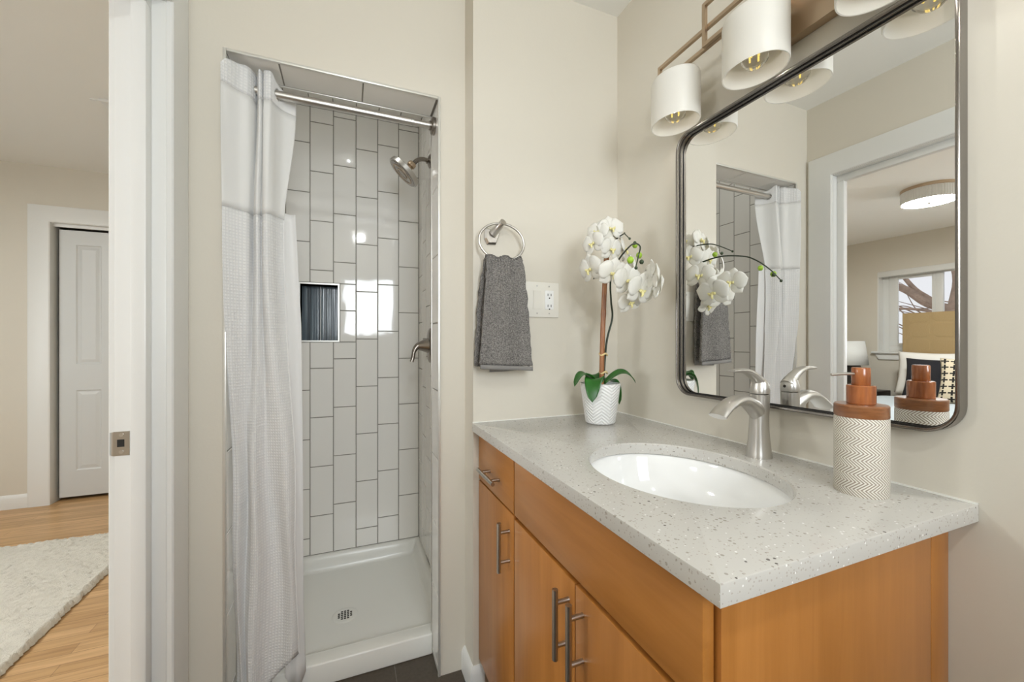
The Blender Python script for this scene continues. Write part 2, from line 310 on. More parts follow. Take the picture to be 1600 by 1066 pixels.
# ------------------------------------------------------------------ mesh building
class MB:
    def __init__(s): s.bm = bmesh.new(); s.uvl = None
    def v(s, p): return s.bm.verts.new(p)
    def box(s, x0, y0, z0, x1, y1, z1, bev=0.0, seg=2):
        r = bmesh.ops.create_cube(s.bm, size=1.0)['verts']
        for q in r: q.co = Vector(((x0 + x1) / 2 + q.co.x * (x1 - x0), (y0 + y1) / 2 + q.co.y * (y1 - y0), (z0 + z1) / 2 + q.co.z * (z1 - z0)))
        if bev:
            es = list({e for q in r for e in q.link_edges}); bmesh.ops.bevel(s.bm, geom=es, offset=bev, segments=seg, profile=0.5, affect='EDGES')
        return s
    def loft(s, rings, cap0=True, cap1=True, closed=True, loop=False):
        rs = [[s.v(p) for p in r] for r in rings]; n = len(rs[0])
        prs = list(zip(rs, rs[1:])) + ([(rs[-1], rs[0])] if loop else [])
        for a, b in prs:
            for i in range(n if closed else n - 1):
                j = (i + 1) % n; s.bm.faces.new((a[i], a[j], b[j], b[i]))
        if closed and not loop:
            if cap0: s.bm.faces.new(list(reversed(rs[0])))
            if cap1: s.bm.faces.new(rs[-1])
        return s
    def cyl(s, p0, p1, r0, r1=None, n=24, caps=True):
        r1 = r0 if r1 is None else r1
        return s.tube([p0, p1], [r0, r1], n, caps)
    def tube(s, path, rad, n=12, caps=True, flat=None, up=None, loop=False):
        P = [Vector(p) for p in path]; k = len(P)
        rad = rad if isinstance(rad, (list, tuple)) else [rad] * k
        T = []
        for i in range(k):
            if loop: t = P[(i + 1) % k] - P[i - 1]
            else: t = P[min(i + 1, k - 1)] - P[max(i - 1, 0)]
            T.append(t.normalized())
        u = Vector(up) if up else (Vector((0, 0, 1)) if abs(T[0].z) < 0.9 else Vector((1, 0, 0)))
        rings = []
        a = (u - T[0] * u.dot(T[0])).normalized()
        for i in range(k):
            a = (a - T[i] * a.dot(T[i])).normalized(); b = T[i].cross(a)
            r = rad[i]; ra, rb = r if isinstance(r, (tuple, list)) else (r, r)
            rings.append([P[i] + a * (ra * cos(2 * pi * j / n)) + b * (rb * sin(2 * pi * j / n)) for j in range(n)])
        return s.loft(rings, caps, caps, True, loop)
    def lathe(s, prof, c=(0, 0, 0), n=48, sx=1.0, sy=1.0, cap0=True, cap1=True, uvs=False):
        rings = [[(c[0] + r * sx * cos(2 * pi * j / n), c[1] + r * sy * sin(2 * pi * j / n), c[2] + z) for j in range(n)] for r, z in prof]
        if not uvs: return s.loft(rings, cap0, cap1)
        L = s.bm.loops.layers.uv.verify()
        rs = [[s.v(p) for p in r] for r in rings]
        for k in range(len(rs) - 1):
            for j in range(n):
                q = (j + 1) % n; f = s.bm.faces.new((rs[k][j], rs[k][q], rs[k + 1][q], rs[k + 1][j]))
                for l, w_ in zip(f.loops, ((j, k), (j + 1, k), (j + 1, k + 1), (j, k + 1))): l[L].uv = (w_[0] / n, prof[w_[1]][1])
        if cap0: s.bm.faces.new(list(reversed(rs[0])))
        if cap1: s.bm.faces.new(rs[-1])
        return s
    def grid(s, fn, nu, nv, uvf=None):
        V = [[s.v(fn(i / nu, j / nv)) for i in range(nu + 1)] for j in range(nv + 1)]
        L = s.bm.loops.layers.uv.verify() if uvf else None
        for j in range(nv):
            for i in range(nu):
                f = s.bm.faces.new((V[j][i], V[j][i + 1], V[j + 1][i + 1], V[j + 1][i]))
                if uvf:
                    for l, (a, b) in zip(f.loops, ((i, j), (i + 1, j), (i + 1, j + 1), (i, j + 1))): l[L].uv = uvf(a / nu, b / nv)
        return s
    def poly(s, pts): s.bm.faces.new([s.v(p) for p in pts]); return s
    def prism(s, pts2, lo, hi, axis='z', bev=0):
        def P(a, b, h): return {'z': (a, b, h), 'x': (h, a, b), 'y': (a, h, b)}[axis]
        n0 = len(s.bm.verts)
        s.loft([[P(a, b, lo) for a, b in pts2], [P(a, b, hi) for a, b in pts2]])
        return s
    def build(s, name, mat, parent=None, smooth=35, loc=None, solid=0, sub=0, recalc=True):
        if recalc: bmesh.ops.recalc_face_normals(s.bm, faces=s.bm.faces[:])
        me = bpy.data.meshes.new(name); s.bm.to_mesh(me); s.bm.free()
        if smooth:
            me.polygons.foreach_set('use_smooth', [True] * len(me.polygons)); me.set_sharp_from_angle(angle=R(smooth))
        me.materials.append(M[mat] if isinstance(mat, str) else mat)
        o = bpy.data.objects.new(name, me); COL.objects.link(o)
        if parent: o.parent = parent
        if loc: o.location = loc
        if solid:
            q = o.modifiers.new('thickness', 'SOLIDIFY'); q.thickness = solid; q.offset = 0
        if sub:
            q = o.modifiers.new('smooth', 'SUBSURF'); q.levels = sub; q.render_levels = sub
        return o
def empty(name, loc=(0, 0, 0), rz=0):
    o = bpy.data.objects.new(name, None); COL.objects.link(o); o.location = loc; o.rotation_euler = (0, 0, rz); o.empty_display_size = 0.05; return o
def tag(o, label, cat, group=None):
    o['label'] = label; o['category'] = cat
    if group: o['group'] = group
    return o
def struct(o, label=None):
    o['kind'] = 'structure'
    if label: o['label'] = label
    return o
def lerp(a, b, t): return a + (b - a) * t
def catmull(pts, n):
    P = [Vector(p) for p in pts]; P = [P[0] * 2 - P[1]] + P + [P[-1] * 2 - P[-2]]; out = []
    for i in range(1, len(P) - 2):
        for k in range(n):
            t = k / n; a, b, c, d = P[i - 1:i + 3]
            out.append(0.5 * ((2 * b) + (c - a) * t + (2 * a - 5 * b + 4 * c - d) * t * t + (3 * b - a - 3 * c + d) * t ** 3))
    out.append(P[-2].copy()); return out
def pl(xs, ys, t):
    if t <= xs[0]: return ys[0]
    for a, b, c, d in zip(xs, xs[1:], ys, ys[1:]):
        if t <= b: return c + (d - c) * (t - a) / (b - a)
    return ys[-1]

# ------------------------------------------------------------------ setting: dimensions (metres)
XW = 0.956          # wall with the mirror
YT = 1.2825         # short wall with the towel ring
YS = 1.381          # wall with the shower opening
XRET = 0.382        # return between the two
SY1 = 2.17
XL, XLO = -0.42, -0.52   # wall with the bedroom doorway, both faces
ZC = 2.396
YR = -1.0
SX0, SX1, SY0, SY1, SZ = -0.345, 0.349, 1.51, 2.17, 2.288      # shower inside
OX0, OX1, OZ = -0.3285, 0.2905, 1.990                          # shower opening

struct(MB().box(XLO, YR - 0.1, -0.05, XW + 0.1, SY1 + 0.05, 0.0).build('floor', 'floortile'), 'dark brown tiled bathroom floor')
struct(MB().box(XLO, YR - 0.1, ZC, XW + 0.1, YS + 0.9, ZC + 0.1).build('ceiling', 'ceil'))
struct(MB().box(XW, YR - 0.1, -0.05, XW + 0.1, 2.3, ZC).build('wall_right', 'paint'))
struct(MB().box(XRET, YT, -0.05, XW, YS, ZC).build('wall_towel_side', 'paint'))
b = MB()
b.box(XL, YS, -0.05, OX0 - 0.004, SY0, ZC); b.box(OX1 + 0.004, YS, -0.05, XW, SY0, ZC); b.box(OX0 - 0.004, YS, OZ + 0.004, OX1 + 0.004, SY0, ZC)
struct(b.build('wall_back', 'paint'))
b = MB(); DY0, DY1, DZ = 0.48, 1.275, 2.02
b.box(XLO, DY1, -0.05, XL, YS + 0.13, ZC); b.box(XLO, YR - 0.1, -0.05, XL, DY0, ZC); b.box(XLO, DY0, DZ, XL, DY1, ZC)
struct(b.build('wall_left', 'paint'))
WX0, WX1, WZ0, WZ1 = -0.10, 0.58, 1.19, 1.97
b = MB(); b.box(XL, YR - 0.1, -0.05, WX0, YR, ZC); b.box(WX1, YR - 0.1, -0.05, XW, YR, ZC); b.box(WX0, YR - 0.1, -0.05, WX1, YR, WZ0); b.box(WX0, YR - 0.1, WZ1, WX1, YR, ZC)
struct(b.build('wall_rear', 'paint'))
w1 = struct(empty('window_1', (0.24, YR, WZ0)))
def window_frame(par, horiz, c, y, z0, z1, half, name='window_frame', mull=True, t=0.045):
    b = MB()
    def bx(a0, a1, q0, q1):
        if horiz == 'x': b.box(a0, y - 0.05, q0, a1, y - 0.01, q1, 0.003)
        else: b.box(y - 0.05, a0, q0, y - 0.01, a1, q1, 0.003)
    bx(c - half, c - half + t, z0, z1); bx(c + half - t, c + half, z0, z1); bx(c - half + t, c + half - t, z0, z0 + t); bx(c - half + t, c + half - t, z1 - t, z1)
    if mull: bx(c - t * 0.5, c + t * 0.5, z0 + t, z1 - t)
    return b
window_frame(None, 'x', 0.24, YR, WZ0, WZ1, 0.34, mull=False).build('window_frame', 'trim', w1, loc=(-0.24, -YR, -WZ0))
MB().box(WX0, YR - 0.032, WZ0, WX1, YR - 0.028, WZ1).build('window_pane', 'pane', w1, loc=(-0.24, -YR, -WZ0))

# baseboard on the return beside the vanity
def base_prof(h): return [(0, 0), (0.014, 0), (0.014, h * 0.72), (0.011, h * 0.85), (0.006, h * 0.96), (0.003, h), (0, h)]
b = MB(); pr = base_prof(0.082)
b.loft([[(XRET - q, YS, z) for q, z in pr], [(XRET - q, YT - q, z) for q, z in pr], [(0.418, YT - q, z) for q, z in pr]])
struct(b.build('baseboard_right', 'trim'))

# ------------------------------------------------------------------ doorway to the bedroom: jamb, stop, casing, strike plate
JY = 1.255
d1 = struct(empty('door_1', (XL, JY, 0)))
def dpart(bm, name, mat, **k): return bm.build(name, mat, d1, loc=(-XL, -JY, 0), **k)
b = MB()
b.box(XLO, JY, 0, XL, DY1, 2.0, 0.002); b.box(XLO, DY0, 0, XL, 0.50, 2.0, 0.002); b.box(XLO, DY0, 2.0, XL, DY1, DZ, 0.002)
dpart(b, 'door_jamb', 'trim')
b = MB()
b.box(-0.478, 1.223, 0, -0.448, JY, 1.968, 0.003); b.box(-0.478, 0.50, 0, -0.448, 0.532, 1.968, 0.003); b.box(-0.478, 0.50, 1.968, -0.448, JY, 2.0, 0.003)
dpart(b, 'door_stop', 'trim')
def casing(x0, x1, ya, yb, zt, wd):
    b = MB()
    xf = x1
    def ring(y, z, s):   # profile across the casing, mitred at the corners
        pass
    sgn = 1 if x1 > x0 else -1
    prof = [(0, 0), (0.0, 0.010), (0.004, 0.013), (wd - 0.01, 0.014), (wd, 0.012), (wd, 0)]
    rr = []
    for (y, z, dy, dz) in ((ya, 0, -1, 0), (ya, zt, -1, 1), (yb, zt, 1, 1), (yb, 0, 1, 0)):
        rr.append([(x0 + sgn * h, y + dy * q, z + dz * q) for q, h in prof])
    b.loft(rr); return b
dpart(casing(XL, XL + 0.014, 0.495, 1.258, 2.003, 0.108), 'door_casing', 'trim', smooth=20)
dpart(casing(XLO, XLO - 0.014, 0.495, 1.258, 2.003, 0.085), 'bedroom_side_casing', 'trim', smooth=20)
# strike plate with its curved lip, latch hole and two screws
b = MB(); zc = 0.906; hh = 0.029
xa, xb = -0.4905, -0.521
hole = (-0.500, -0.514, zc - 0.008, zc + 0.010)
ys = JY - 0.0016
for (x0, x1, z0, z1) in ((xa, hole[0], zc - hh, zc + hh), (hole[1], xb, zc - hh, zc + hh), (hole[0], hole[1], zc - hh, hole[2]), (hole[0], hole[1], hole[3], zc + hh)):
    b.box(min(x0, x1), ys, z0, max(x0, x1), JY + 0.0002, z1)
b.grid(lambda u, v: (xb - 0.010 * u, ys + 0.006 * u * u, zc + (hh - 0.003 * u) * (2 * v - 1)), 6, 2)
sp = dpart(b, 'strike_plate', 'steel'); sp['label'] = 'brushed steel strike plate on the jamb'
def sub(bm, name, mat, par, **k):
    o = bm.build(name, mat, par, **k); return o
sub(MB().box(hole[1], JY - 0.0012, hole[2], hole[0], JY + 0.0003, hole[3]), 'latch_hole', 'black', sp)
for q in (-0.020, 0.021):
    sub(MB().cyl((-0.506, ys - 0.001, zc + q), (-0.506, ys + 0.001, zc + q), 0.0045, n=16), 'screw', 'nickel', sp)

# ------------------------------------------------------------------ shower: tiled walls
PX, PZ, GR = 0.1035, 0.2386, 0.0035
def sub_rect(r, h):
    x0, x1, z0, z1 = r; a0, a1, c0, c1 = h
    if a1 <= x0 or a0 >= x1 or c1 <= z0 or c0 >= z1: return [r]
    out = []
    if z0 < c0: out.append((x0, x1, z0, c0))
    if c1 < z1: out.append((x0, x1, c1, z1))
    zz0, zz1 = max(z0, c0), min(z1, c1)
    if x0 < a0: out.append((x0, a0, zz0, zz1))
    if a1 < x1: out.append((a1, x1, zz0, zz1))
    return out
def tiles(name, P, u0, u1, v0, v1, ustart, offs, pu=PX, pv=PZ, hole=None, out=1):
    """P(u, v, h) maps wall coordinates and height above the grout to a point."""
    b = MB(); g = GR / 2; t = 0.0022; e = 0.0016
    k0 = math.floor((u0 - ustart) / pu)
    for k in range(k0, k0 + 40):
        a0, a1 = ustart + k * pu, ustart + (k + 1) * pu
        if a0 >= u1: break
        a0, a1 = max(a0, u0), min(a1, u1)
        if a1 - a0 < 0.006: continue
        o = offs(k) % pv
        z = v0 - ((v0 - o) % pv)
        while z < v1:
            for (x0, x1, z0, z1) in [(a0, a1, max(z, v0), min(z + pv, v1))]:
                if z1 - z0 < 0.006: continue
                for r in (sub_rect((x0, x1, z0, z1), hole) if hole else [(x0, x1, z0, z1)]):
                    x0_, x1_, z0_, z1_ = r[0] + g, r[1] - g, r[2] + g, r[3] - g
                    if x1_ - x0_ < 0.004 or z1_ - z0_ < 0.004: continue
                    lo = [b.v(P(*q, 0)) for q in ((x0_, z0_), (x1_, z0_), (x1_, z1_), (x0_, z1_))]
                    hi = [b.v(P(*q, t)) for q in ((x0_ + e, z0_ + e), (x1_ - e, z0_ + e), (x1_ - e, z1_ - e), (x0_ + e, z1_ - e))]
                    for i in range(4):
                        j = (i + 1) % 4; b.bm.faces.new((lo[i], lo[j], hi[j], hi[i]))
                    b.bm.faces.new(hi)
            z += pv
    o = b.build(name, 'tile', None, smooth=0, recalc=False)
    return o
nh = (-0.213, -0.047, 1.159, 1.431)   # niche opening on the back wall
# grout beds = the shower walls; the tiles are their children
b = MB()
for r in sub_rect((SX0 - 0.1, SX1 + 0.1, -0.05, SZ + 0.12), nh): b.box(r[0], SY1, r[2], r[1], SY1 + 0.1, r[3])
sb = struct(b.build('wall_shower_back', 'grout'))
o_tab = {-3: 0.9187, -2: 1.0231, -1: 1.068, 0: 1.166, 1: 0.968, 2: 1.066}
t = tiles('tile', lambda u, v, h: (u, SY1 - h, v), SX0, SX1, 0.121, SZ, 0.0355 + 0.0007, lambda k: o_tab.get(k, 0.92) , hole=(nh[0] - 0.008, nh[1] + 0.008, nh[2] - 0.008, nh[3] + 0.008))
t.parent = sb
sr = struct(MB().box(SX1, SY0, -0.05, SX1 + 0.1, SY1 + 0.1, ZC).build('wall_shower_right', 'grout'))
t = tiles('tile', lambda u, v, h: (SX1 - h, u, v), SY0, SY1, 0.121, SZ, SY1, lambda k: 0.86 + 0.085 * k); t.parent = sr
sl = struct(MB().box(SX0 - 0.1, SY0, -0.05, SX0, SY1 + 0.1, ZC).build('wall_shower_left', 'grout'))
t = tiles('tile', lambda u, v, h: (SX0 + h, u, v), SY0, SY1, 0.121, SZ, SY1, lambda k: 0.80 + 0.085 * k); t.parent = sl
sc = struct(MB().box(SX0 - 0.05, SY0, SZ, SX1 + 0.05, SY1 + 0.05, SZ + 0.08).build('ceiling_shower', 'grout'))
t = tiles('tile', lambda u, v, h: (u, v, SZ - h), SX0, SX1, SY0, SY1, 0.0362, lambda k: SY1 - 0.03 * (k % 3)); t.parent = sc
# jamb and header lining of the opening
jb = struct(empty('trim_1', (0, YS, 0)))
b = MB()
b.box(OX0 - 0.004, YS + 0.002, 0, OX0, SY0, OZ); b.box(OX1, YS + 0.002, 0, OX1 + 0.004, SY0, OZ); b.box(OX0 - 0.004, YS + 0.002, OZ, OX1 + 0.004, SY0, OZ + 0.004)
g = b.build('grout_bed', 'grout', jb, loc=(0, -YS, 0))
for args in ((lambda u, v, h: (OX0 + h, u, v), 0.0, OZ, 1.07), (lambda u, v, h: (OX1 - h, u, v), 0.0, OZ, 0.98)):
    t = tiles('jamb_tile', args[0], YS + 0.006, SY0 - 0.006, 0.0, OZ, YS + 0.006, lambda k: args[3], pu=0.13); t.parent = jb; t.location = (0, -YS, 0)
t = tiles('header_tile', lambda u, v, h: (v, u, OZ - h), YS + 0.006, SY0 - 0.006, OX0, OX1, YS + 0.006, lambda k: 0.045, pu=0.13); t.parent = jb; t.location = (0, -YS, 0)
for y0, y1 in ((YS - 0.0035, YS + 0.006), (SY0 - 0.006, SY0 + 0.003)):
    b = MB(); q = 0.006
    b.box(OX0 - 0.004, y0, 0.0, OX0 + 0.0045, y1, OZ + 0.004, 0.0012); b.box(OX1 - 0.0045, y0, 0.0, OX1 + 0.004, y1, OZ + 0.004, 0.0012); b.box(OX0 + 0.0046, y0, OZ - 0.0045, OX1 - 0.0046, y1, OZ + 0.004, 0.0012)
    b.build('metal_edging', 'alu', jb, loc=(0, -YS, 0))
# niche
nc = struct(empty('trim_2', (nh[0], SY1, nh[2])))
off = (-nh[0], -SY1, -nh[2])
b = MB(); ND = 0.085
b.box(nh[0], SY1 + ND, nh[2], nh[1], SY1 + ND + 0.01, nh[3])
b.build('mosaic_back', 'mosaic', nc, loc=off)
b = MB(); b.box(nh[0] - 0.01, SY1 + 0.001, nh[2], nh[0], SY1 + ND, nh[3]); b.box(nh[1], SY1 + 0.001, nh[2], nh[1] + 0.01, SY1 + ND, nh[3]); b.box(nh[0], SY1 + 0.001, nh[3], nh[1], SY1 + ND, nh[3] + 0.01); b.box(nh[0], SY1 + 0.001, nh[2] - 0.01, nh[1], SY1 + ND, nh[2])
b.build('mosaic_side', 'mosaic', nc, loc=off)
b = MB(); e = 0.007
b.box(nh[0] - e, SY1 - 0.004, nh[2] - e, nh[0], SY1 + 0.004, nh[3] + e); b.box(nh[1], SY1 - 0.004, nh[2] - e, nh[1] + e, SY1 + 0.004, nh[3] + e); b.box(nh[0], SY1 - 0.004, nh[3], nh[1], SY1 + 0.004, nh[3] + e); b.box(nh[0], SY1 - 0.004, nh[2] - e, nh[1], SY1 + 0.004, nh[2])
b.build('niche_edging', 'alu', nc, loc=off)
MB().box(-0.1305, SY1 + ND - 0.002, nh[2], -0.1275, SY1 + ND + 0.002, nh[3]).build('sheet_joint', 'trim', nc, loc=off)

# shower pan
pan = tag(empty('shower_pan', (-0.02, 1.83, 0)), 'white acrylic shower pan with raised front curb below the tiled stall', 'shower pan')
px, py = -0.02, 1.83
def sm(t): t = max(0, min(1, t)); return t * t * (3 - 2 * t)
def panz(x, y):
    side = max(sm((x - (SX1 - 0.045)) / 0.032), sm(((SX0 + 0.045) - x) / 0.032), sm((y - (SY1 - 0.045)) / 0.032))
    fl = 0.034 + 0.03 * math.hypot((x + 0.012) / 0.6, (y - 1.782) / 0.6)
    z = lerp(fl, 0.121, side)
    f = sm((1.580 - y) / 0.034)
    return max(z, lerp(z, 0.077, f)) if f > 0 else z
xs = [SX0 + 0.0015] + [SX0 + 0.005 + 0.006 * i for i in range(9)] + [lerp(SX0 + 0.06, SX1 - 0.06, i / 24) for i in range(25)] + [SX1 - 0.053 + 0.006 * i for i in range(9)] + [SX1 - 0.0015]
ysl = [SY0 + 0.004] + [1.518 + 0.0055 * i for i in range(13)] + [lerp(1.60, SY1 - 0.06, i / 20) for i in range(21)] + [SY1 - 0.053 + 0.006 * i for i in range(9)] + [SY1 - 0.0015]
b = MB(); b.grid(lambda u, v: (xs[round(u * (len(xs) - 1))] - px, ysl[round(v * (len(ysl) - 1))] - py, panz(xs[round(u * (len(xs) - 1))], ysl[round(v * (len(ysl) - 1))])), len(xs) - 1, len(ysl) - 1)
b.build('pan_floor', 'pan', pan, smooth=60)
b = MB(); b.box(OX0 + 0.002 - px, 1.488 - py, 0.0, OX1 - 0.002 - px, 1.545 - py, 0.0772, 0.006, 3); b.build('curb', 'pan', pan)
dr = MB().lathe([(0.050, 0.0), (0.050, 0.003), (0.046, 0.005), (0.034, 0.0045), (0.0, 0.0045)], n=40, cap1=False).build('drain_cover', 'pan', pan, loc=(-0.012 - px, 1.782 - py, 0.0335))
for i in range(-2, 3):
    for j in range(-2, 3):
        if i * i + j * j <= 5:
            MB().box(i * 0.0115 - 0.004, j * 0.0115 - 0.004, 0.0046, i * 0.0115 + 0.004, j * 0.0115 + 0.004, 0.0052).build('drain_hole', 'darkdrain', dr)

# curtain rod
ROD_Y, ROD_Z, ROD_R = 1.450, 1.926, 0.0128
rod = tag(empty('curtain_rod', (-0.02, ROD_Y, ROD_Z)), 'brushed nickel tension rod spanning the shower opening', 'curtain rod')
MB().cyl((OX0 + 0.02 + 0.004, 0, 0), (0.205 + 0.02, 0, 0), ROD_R, n=24).build('rod_tube', 'nickel', rod, loc=(0, 0, 0))
MB().cyl((0.205 + 0.02, 0, 0), (OX1 + 0.02 - 0.010, 0, 0), ROD_R * 0.86, n=24).build('inner_tube', 'nickel', rod)
MB().lathe([(ROD_R, 0), (ROD_R + 0.0012, 0.001), (ROD_R + 0.0012, 0.008), (ROD_R, 0.009)], n=24).build('lock_collar', 'nickel', rod, loc=(0.225, 0, 0)).rotation_euler = (0, R(90), 0)
for x, s in ((OX0 + 0.0028, 1), (OX1 - 0.0028, -1)):
    e_ = MB().lathe([(0.030, 0), (0.030, 0.009), (0.026, 0.0125), (0.016, 0.014), (0.016, 0.019), (0.0, 0.019)], n=32, cap1=False).build('end_flange', 'darknickel', rod, loc=(x + 0.02, 0, 0))
    e_.rotation_euler = (0, R(90) * s, 0)

# shower curtain: folded cloth described by its line in plan, changing with height
cur = tag(empty('shower_curtain', (-0.24, 1.43, 0)), 'white waffle shower curtain with sheer top band, gathered at left of shower opening', 'shower curtain')
top_line = [(-0.3325, 1.357), (-0.3275, 1.363), (-0.319, 1.373), (-0.298, 1.402), (-0.276, 1.416), (-0.266, 1.440), (-0.262, 1.462), (-0.258, 1.440), (-0.250, 1.420), (-0.244, 1.428), (-0.241, 1.440), (-0.238, 1.420), (-0.222, 1.414), (-0.214, 1.426), (-0.206, 1.446), (-0.190, 1.472), (-0.158, 1.492)]
mid_line = [(-0.3305, 1.362), (-0.3255, 1.367), (-0.317, 1.377), (-0.298, 1.396), (-0.278, 1.410), (-0.272, 1.426), (-0.268, 1.436), (-0.264, 1.422), (-0.255, 1.408), (-0.248, 1.414), (-0.244, 1.424), (-0.238, 1.404), (-0.228, 1.398), (-0.216, 1.412), (-0.206, 1.434), (-0.198, 1.444), (-0.188, 1.450)]
bot_line = [(-0.313, 1.432), (-0.305, 1.424), (-0.298, 1.415), (-0.292, 1.428), (-0.287, 1.438), (-0.281, 1.424), (-0.273, 1.407), (-0.262, 1.404), (-0.253, 1.414), (-0.243, 1.432), (-0.228, 1.446), (-0.210, 1.452), (-0.192, 1.445), (-0.178, 1.429), (-0.166, 1.419), (-0.156, 1.424), (-0.148, 1.436)]
TL, ML, BL = (catmull([(x, y, 0) for x, y in L], 8) for L in (top_line, mid_line, bot_line))
NC = len(TL) - 1
alen = [0.0]
for i in range(NC): alen.append(alen[-1] + 0.5 * ((BL[i + 1] - BL[i]).length + (TL[i + 1] - TL[i]).length) * 1.05)
def cloth(u, z):
    i = min(NC, max(0, round(u * NC))); a, m_, c = TL[i], ML[i], BL[i]
    if z > 1.50: p = m_.lerp(a, sm((z - 1.50) / 0.40))
    else: p = c.lerp(m_, sm((z - 0.55) / 0.90) * 0.72 + 0.28 * max(0, (z - 0.05) / 1.45))
    if z <= 1.2:
        k = 1 - z / 1.2
        p = p + Vector((0.004 * sin(z * 9 + i * 0.05), 0.005 * sin(z * 7.3 + i * 0.11), 0)) * min(1, k * 2)
    else: p = p + Vector((0, 0.002 * sin(z * 14 + i * 0.13), 0))
    return p
def hem(u): return pl((0, 0.45, 0.62, 0.75, 0.88, 1.0), (0.040, 0.045, 0.075, 0.125, 0.160, 0.165), u)
def cloth_part(name, z0f, z1f, mat, nv, u0=0.0, u1=1.0):
    i0, i1 = round(u0 * NC), round(u1 * NC); nu = i1 - i0
    def uu(a): return (i0 + round(a * nu)) / NC
    def fn(a, t):
        u = uu(a); z = lerp(z0f(u), z1f(u), t); p = cloth(u, z); return (p.x + 0.24, p.y - 1.43, z)
    def uvf(a, t):
        u = uu(a); return (alen[i0 + round(a * nu)], lerp(z0f(u), z1f(u), t))
    b = MB(); b.grid(fn, nu, nv, uvf); return b.build(name, mat, cur, smooth=80, solid=0.0006)
ztop = lambda u: pl((0, 0.08, 0.22, 0.70, 0.80, 0.9, 1.0), (1.938, 1.952, 1.974, 1.978, 1.975, 1.955, 1.945), u)
zband = lambda u: 1.888
zsheer = lambda u: 1.535 + 0.003 * sin(u * 9)
cloth_part('waffle_panel', hem, zsheer, 'waffle', 60)
cloth_part('sheer_panel', zsheer, zband, 'sheer', 16)
# header band with the slot that the rod passes through near its right end
cloth_part('header_band', zband, ztop, 'waffle', 8, 0, 0.80)
def headflap():
    i0 = round(0.80 * NC); nu = NC - i0; nv = 14
    b = MB(); L = b.bm.loops.layers.uv.verify()
    V = {}
    for i in range(i0, NC + 1):
        for j in range(nv + 1):
            u = i / NC; z = lerp(zband(u), ztop(u), j / nv); p = cloth(u, z); V[i, j] = (b.v((p.x + 0.24, p.y - 1.43, z)), p, z)
    for i in range(i0, NC):
        for j in range(nv):
            q = [V[i, j], V[i + 1, j], V[i + 1, j + 1], V[i, j + 1]]
            cx = sum(k[1].x for k in q) / 4; cz = sum(k[2] for k in q) / 4; cy = sum(k[1].y for k in q) / 4
            if math.hypot((cy - ROD_Y) * 1.0, cz - ROD_Z) < 0.0165: continue
            f = b.bm.faces.new([k[0] for k in q])
            for l, k in zip(f.loops, q): l[L].uv = (k[1].x * 1.4, k[2])
    return b.build('hook_free_ring_flap', 'liner', cur, smooth=80, solid=0.0012)
headflap()
# stitched edge of the front layer and the plain liner folded behind it
edge = [cloth(1.0, z) for z in [0.17 + 1.36 * k / 40 for k in range(41)]]
MB().tube([(p.x + 0.24, p.y - 1.43, 0.17 + 1.36 * k / 40) for k, p in enumerate(edge)], 0.0028, 8).build('side_hem', 'liner', cur)
def liner(u, v):
    z = lerp(0.085, 1.56, v)
    xa = pl((0.08, 0.4, 1.0, 1.56), (-0.185, -0.19, -0.20, -0.205), z); xb_ = pl((0.08, 0.3, 0.8, 1.2, 1.56), (-0.128, -0.135, -0.137, -0.141, -0.158), z)
    x = lerp(xa, xb_, u); y = 1.458 + 0.006 * sin(u * 7 + z * 2) + 0.012 * u
    return (x + 0.24, y - 1.43, z - (0.05 * sin(u * 3.0) if v == 0 else 0))
b = MB(); b.grid(liner, 20, 50); b.build('liner', 'liner', cur, smooth=80, solid=0.001)

# shower head on its arm
shh = tag(empty('shower_sprayer', (SX1 - 0.0022, 1.84, 1.972)), 'round nickel shower head angled down from the right tiled wall', 'shower head')
MB().lathe([(0.030, 0), (0.030, 0.004), (0.022, 0.010), (0.012, 0.014), (0.011, 0.02)], n=32).build('wall_flange', 'darknickel', shh).rotation_euler = (0, R(-90), 0)
arm = catmull([(0, 0, 0), (-0.030, -0.002, 0.004), (-0.058, -0.006, -0.006), (-0.082, -0.012, -0.032)], 8)
MB().tube(arm, 0.0095, 16).build('shower_arm', 'darknickel', shh)
hd = empty('head', (-0.118, -0.022, -0.074)); hd.parent = shh
ax = Vector((-0.665, 0.10, -0.74)).normalized(); hd.rotation_euler = Vector((0, 0, 1)).rotation_difference(ax).to_euler()
MB().lathe([(0.016, -0.055), (0.018, -0.050), (0.018, -0.038), (0.013, -0.034), (0.020, -0.022), (0.026, -0.014)], n=28).build('swivel_nut', 'bronze', hd)
MB().lathe([(0.026, -0.014), (0.066, -0.012), (0.074, -0.008), (0.0755, 0.010), (0.072, 0.013), (0.070, 0.0125)], n=48, cap1=True).build('head_body', 'nickel', hd)
fc = MB().lathe([(0.069, 0.0126), (0.067, 0.0142), (0.0, 0.0146)], n=48, cap1=False).build('spray_face', 'darknickel', hd)
b = MB()
MB().lathe([(0.052, 0.0140), (0.052, 0.0160), (0.048, 0.0160), (0.048, 0.0140)], n=40, cap0=False, cap1=False).build('nozzle_ring', 'bronze', hd)
MB().lathe([(0.028, 0.0140), (0.028, 0.0160), (0.024, 0.0160), (0.024, 0.0140)], n=40, cap0=False, cap1=False).build('nozzle_ring', 'bronze', hd)

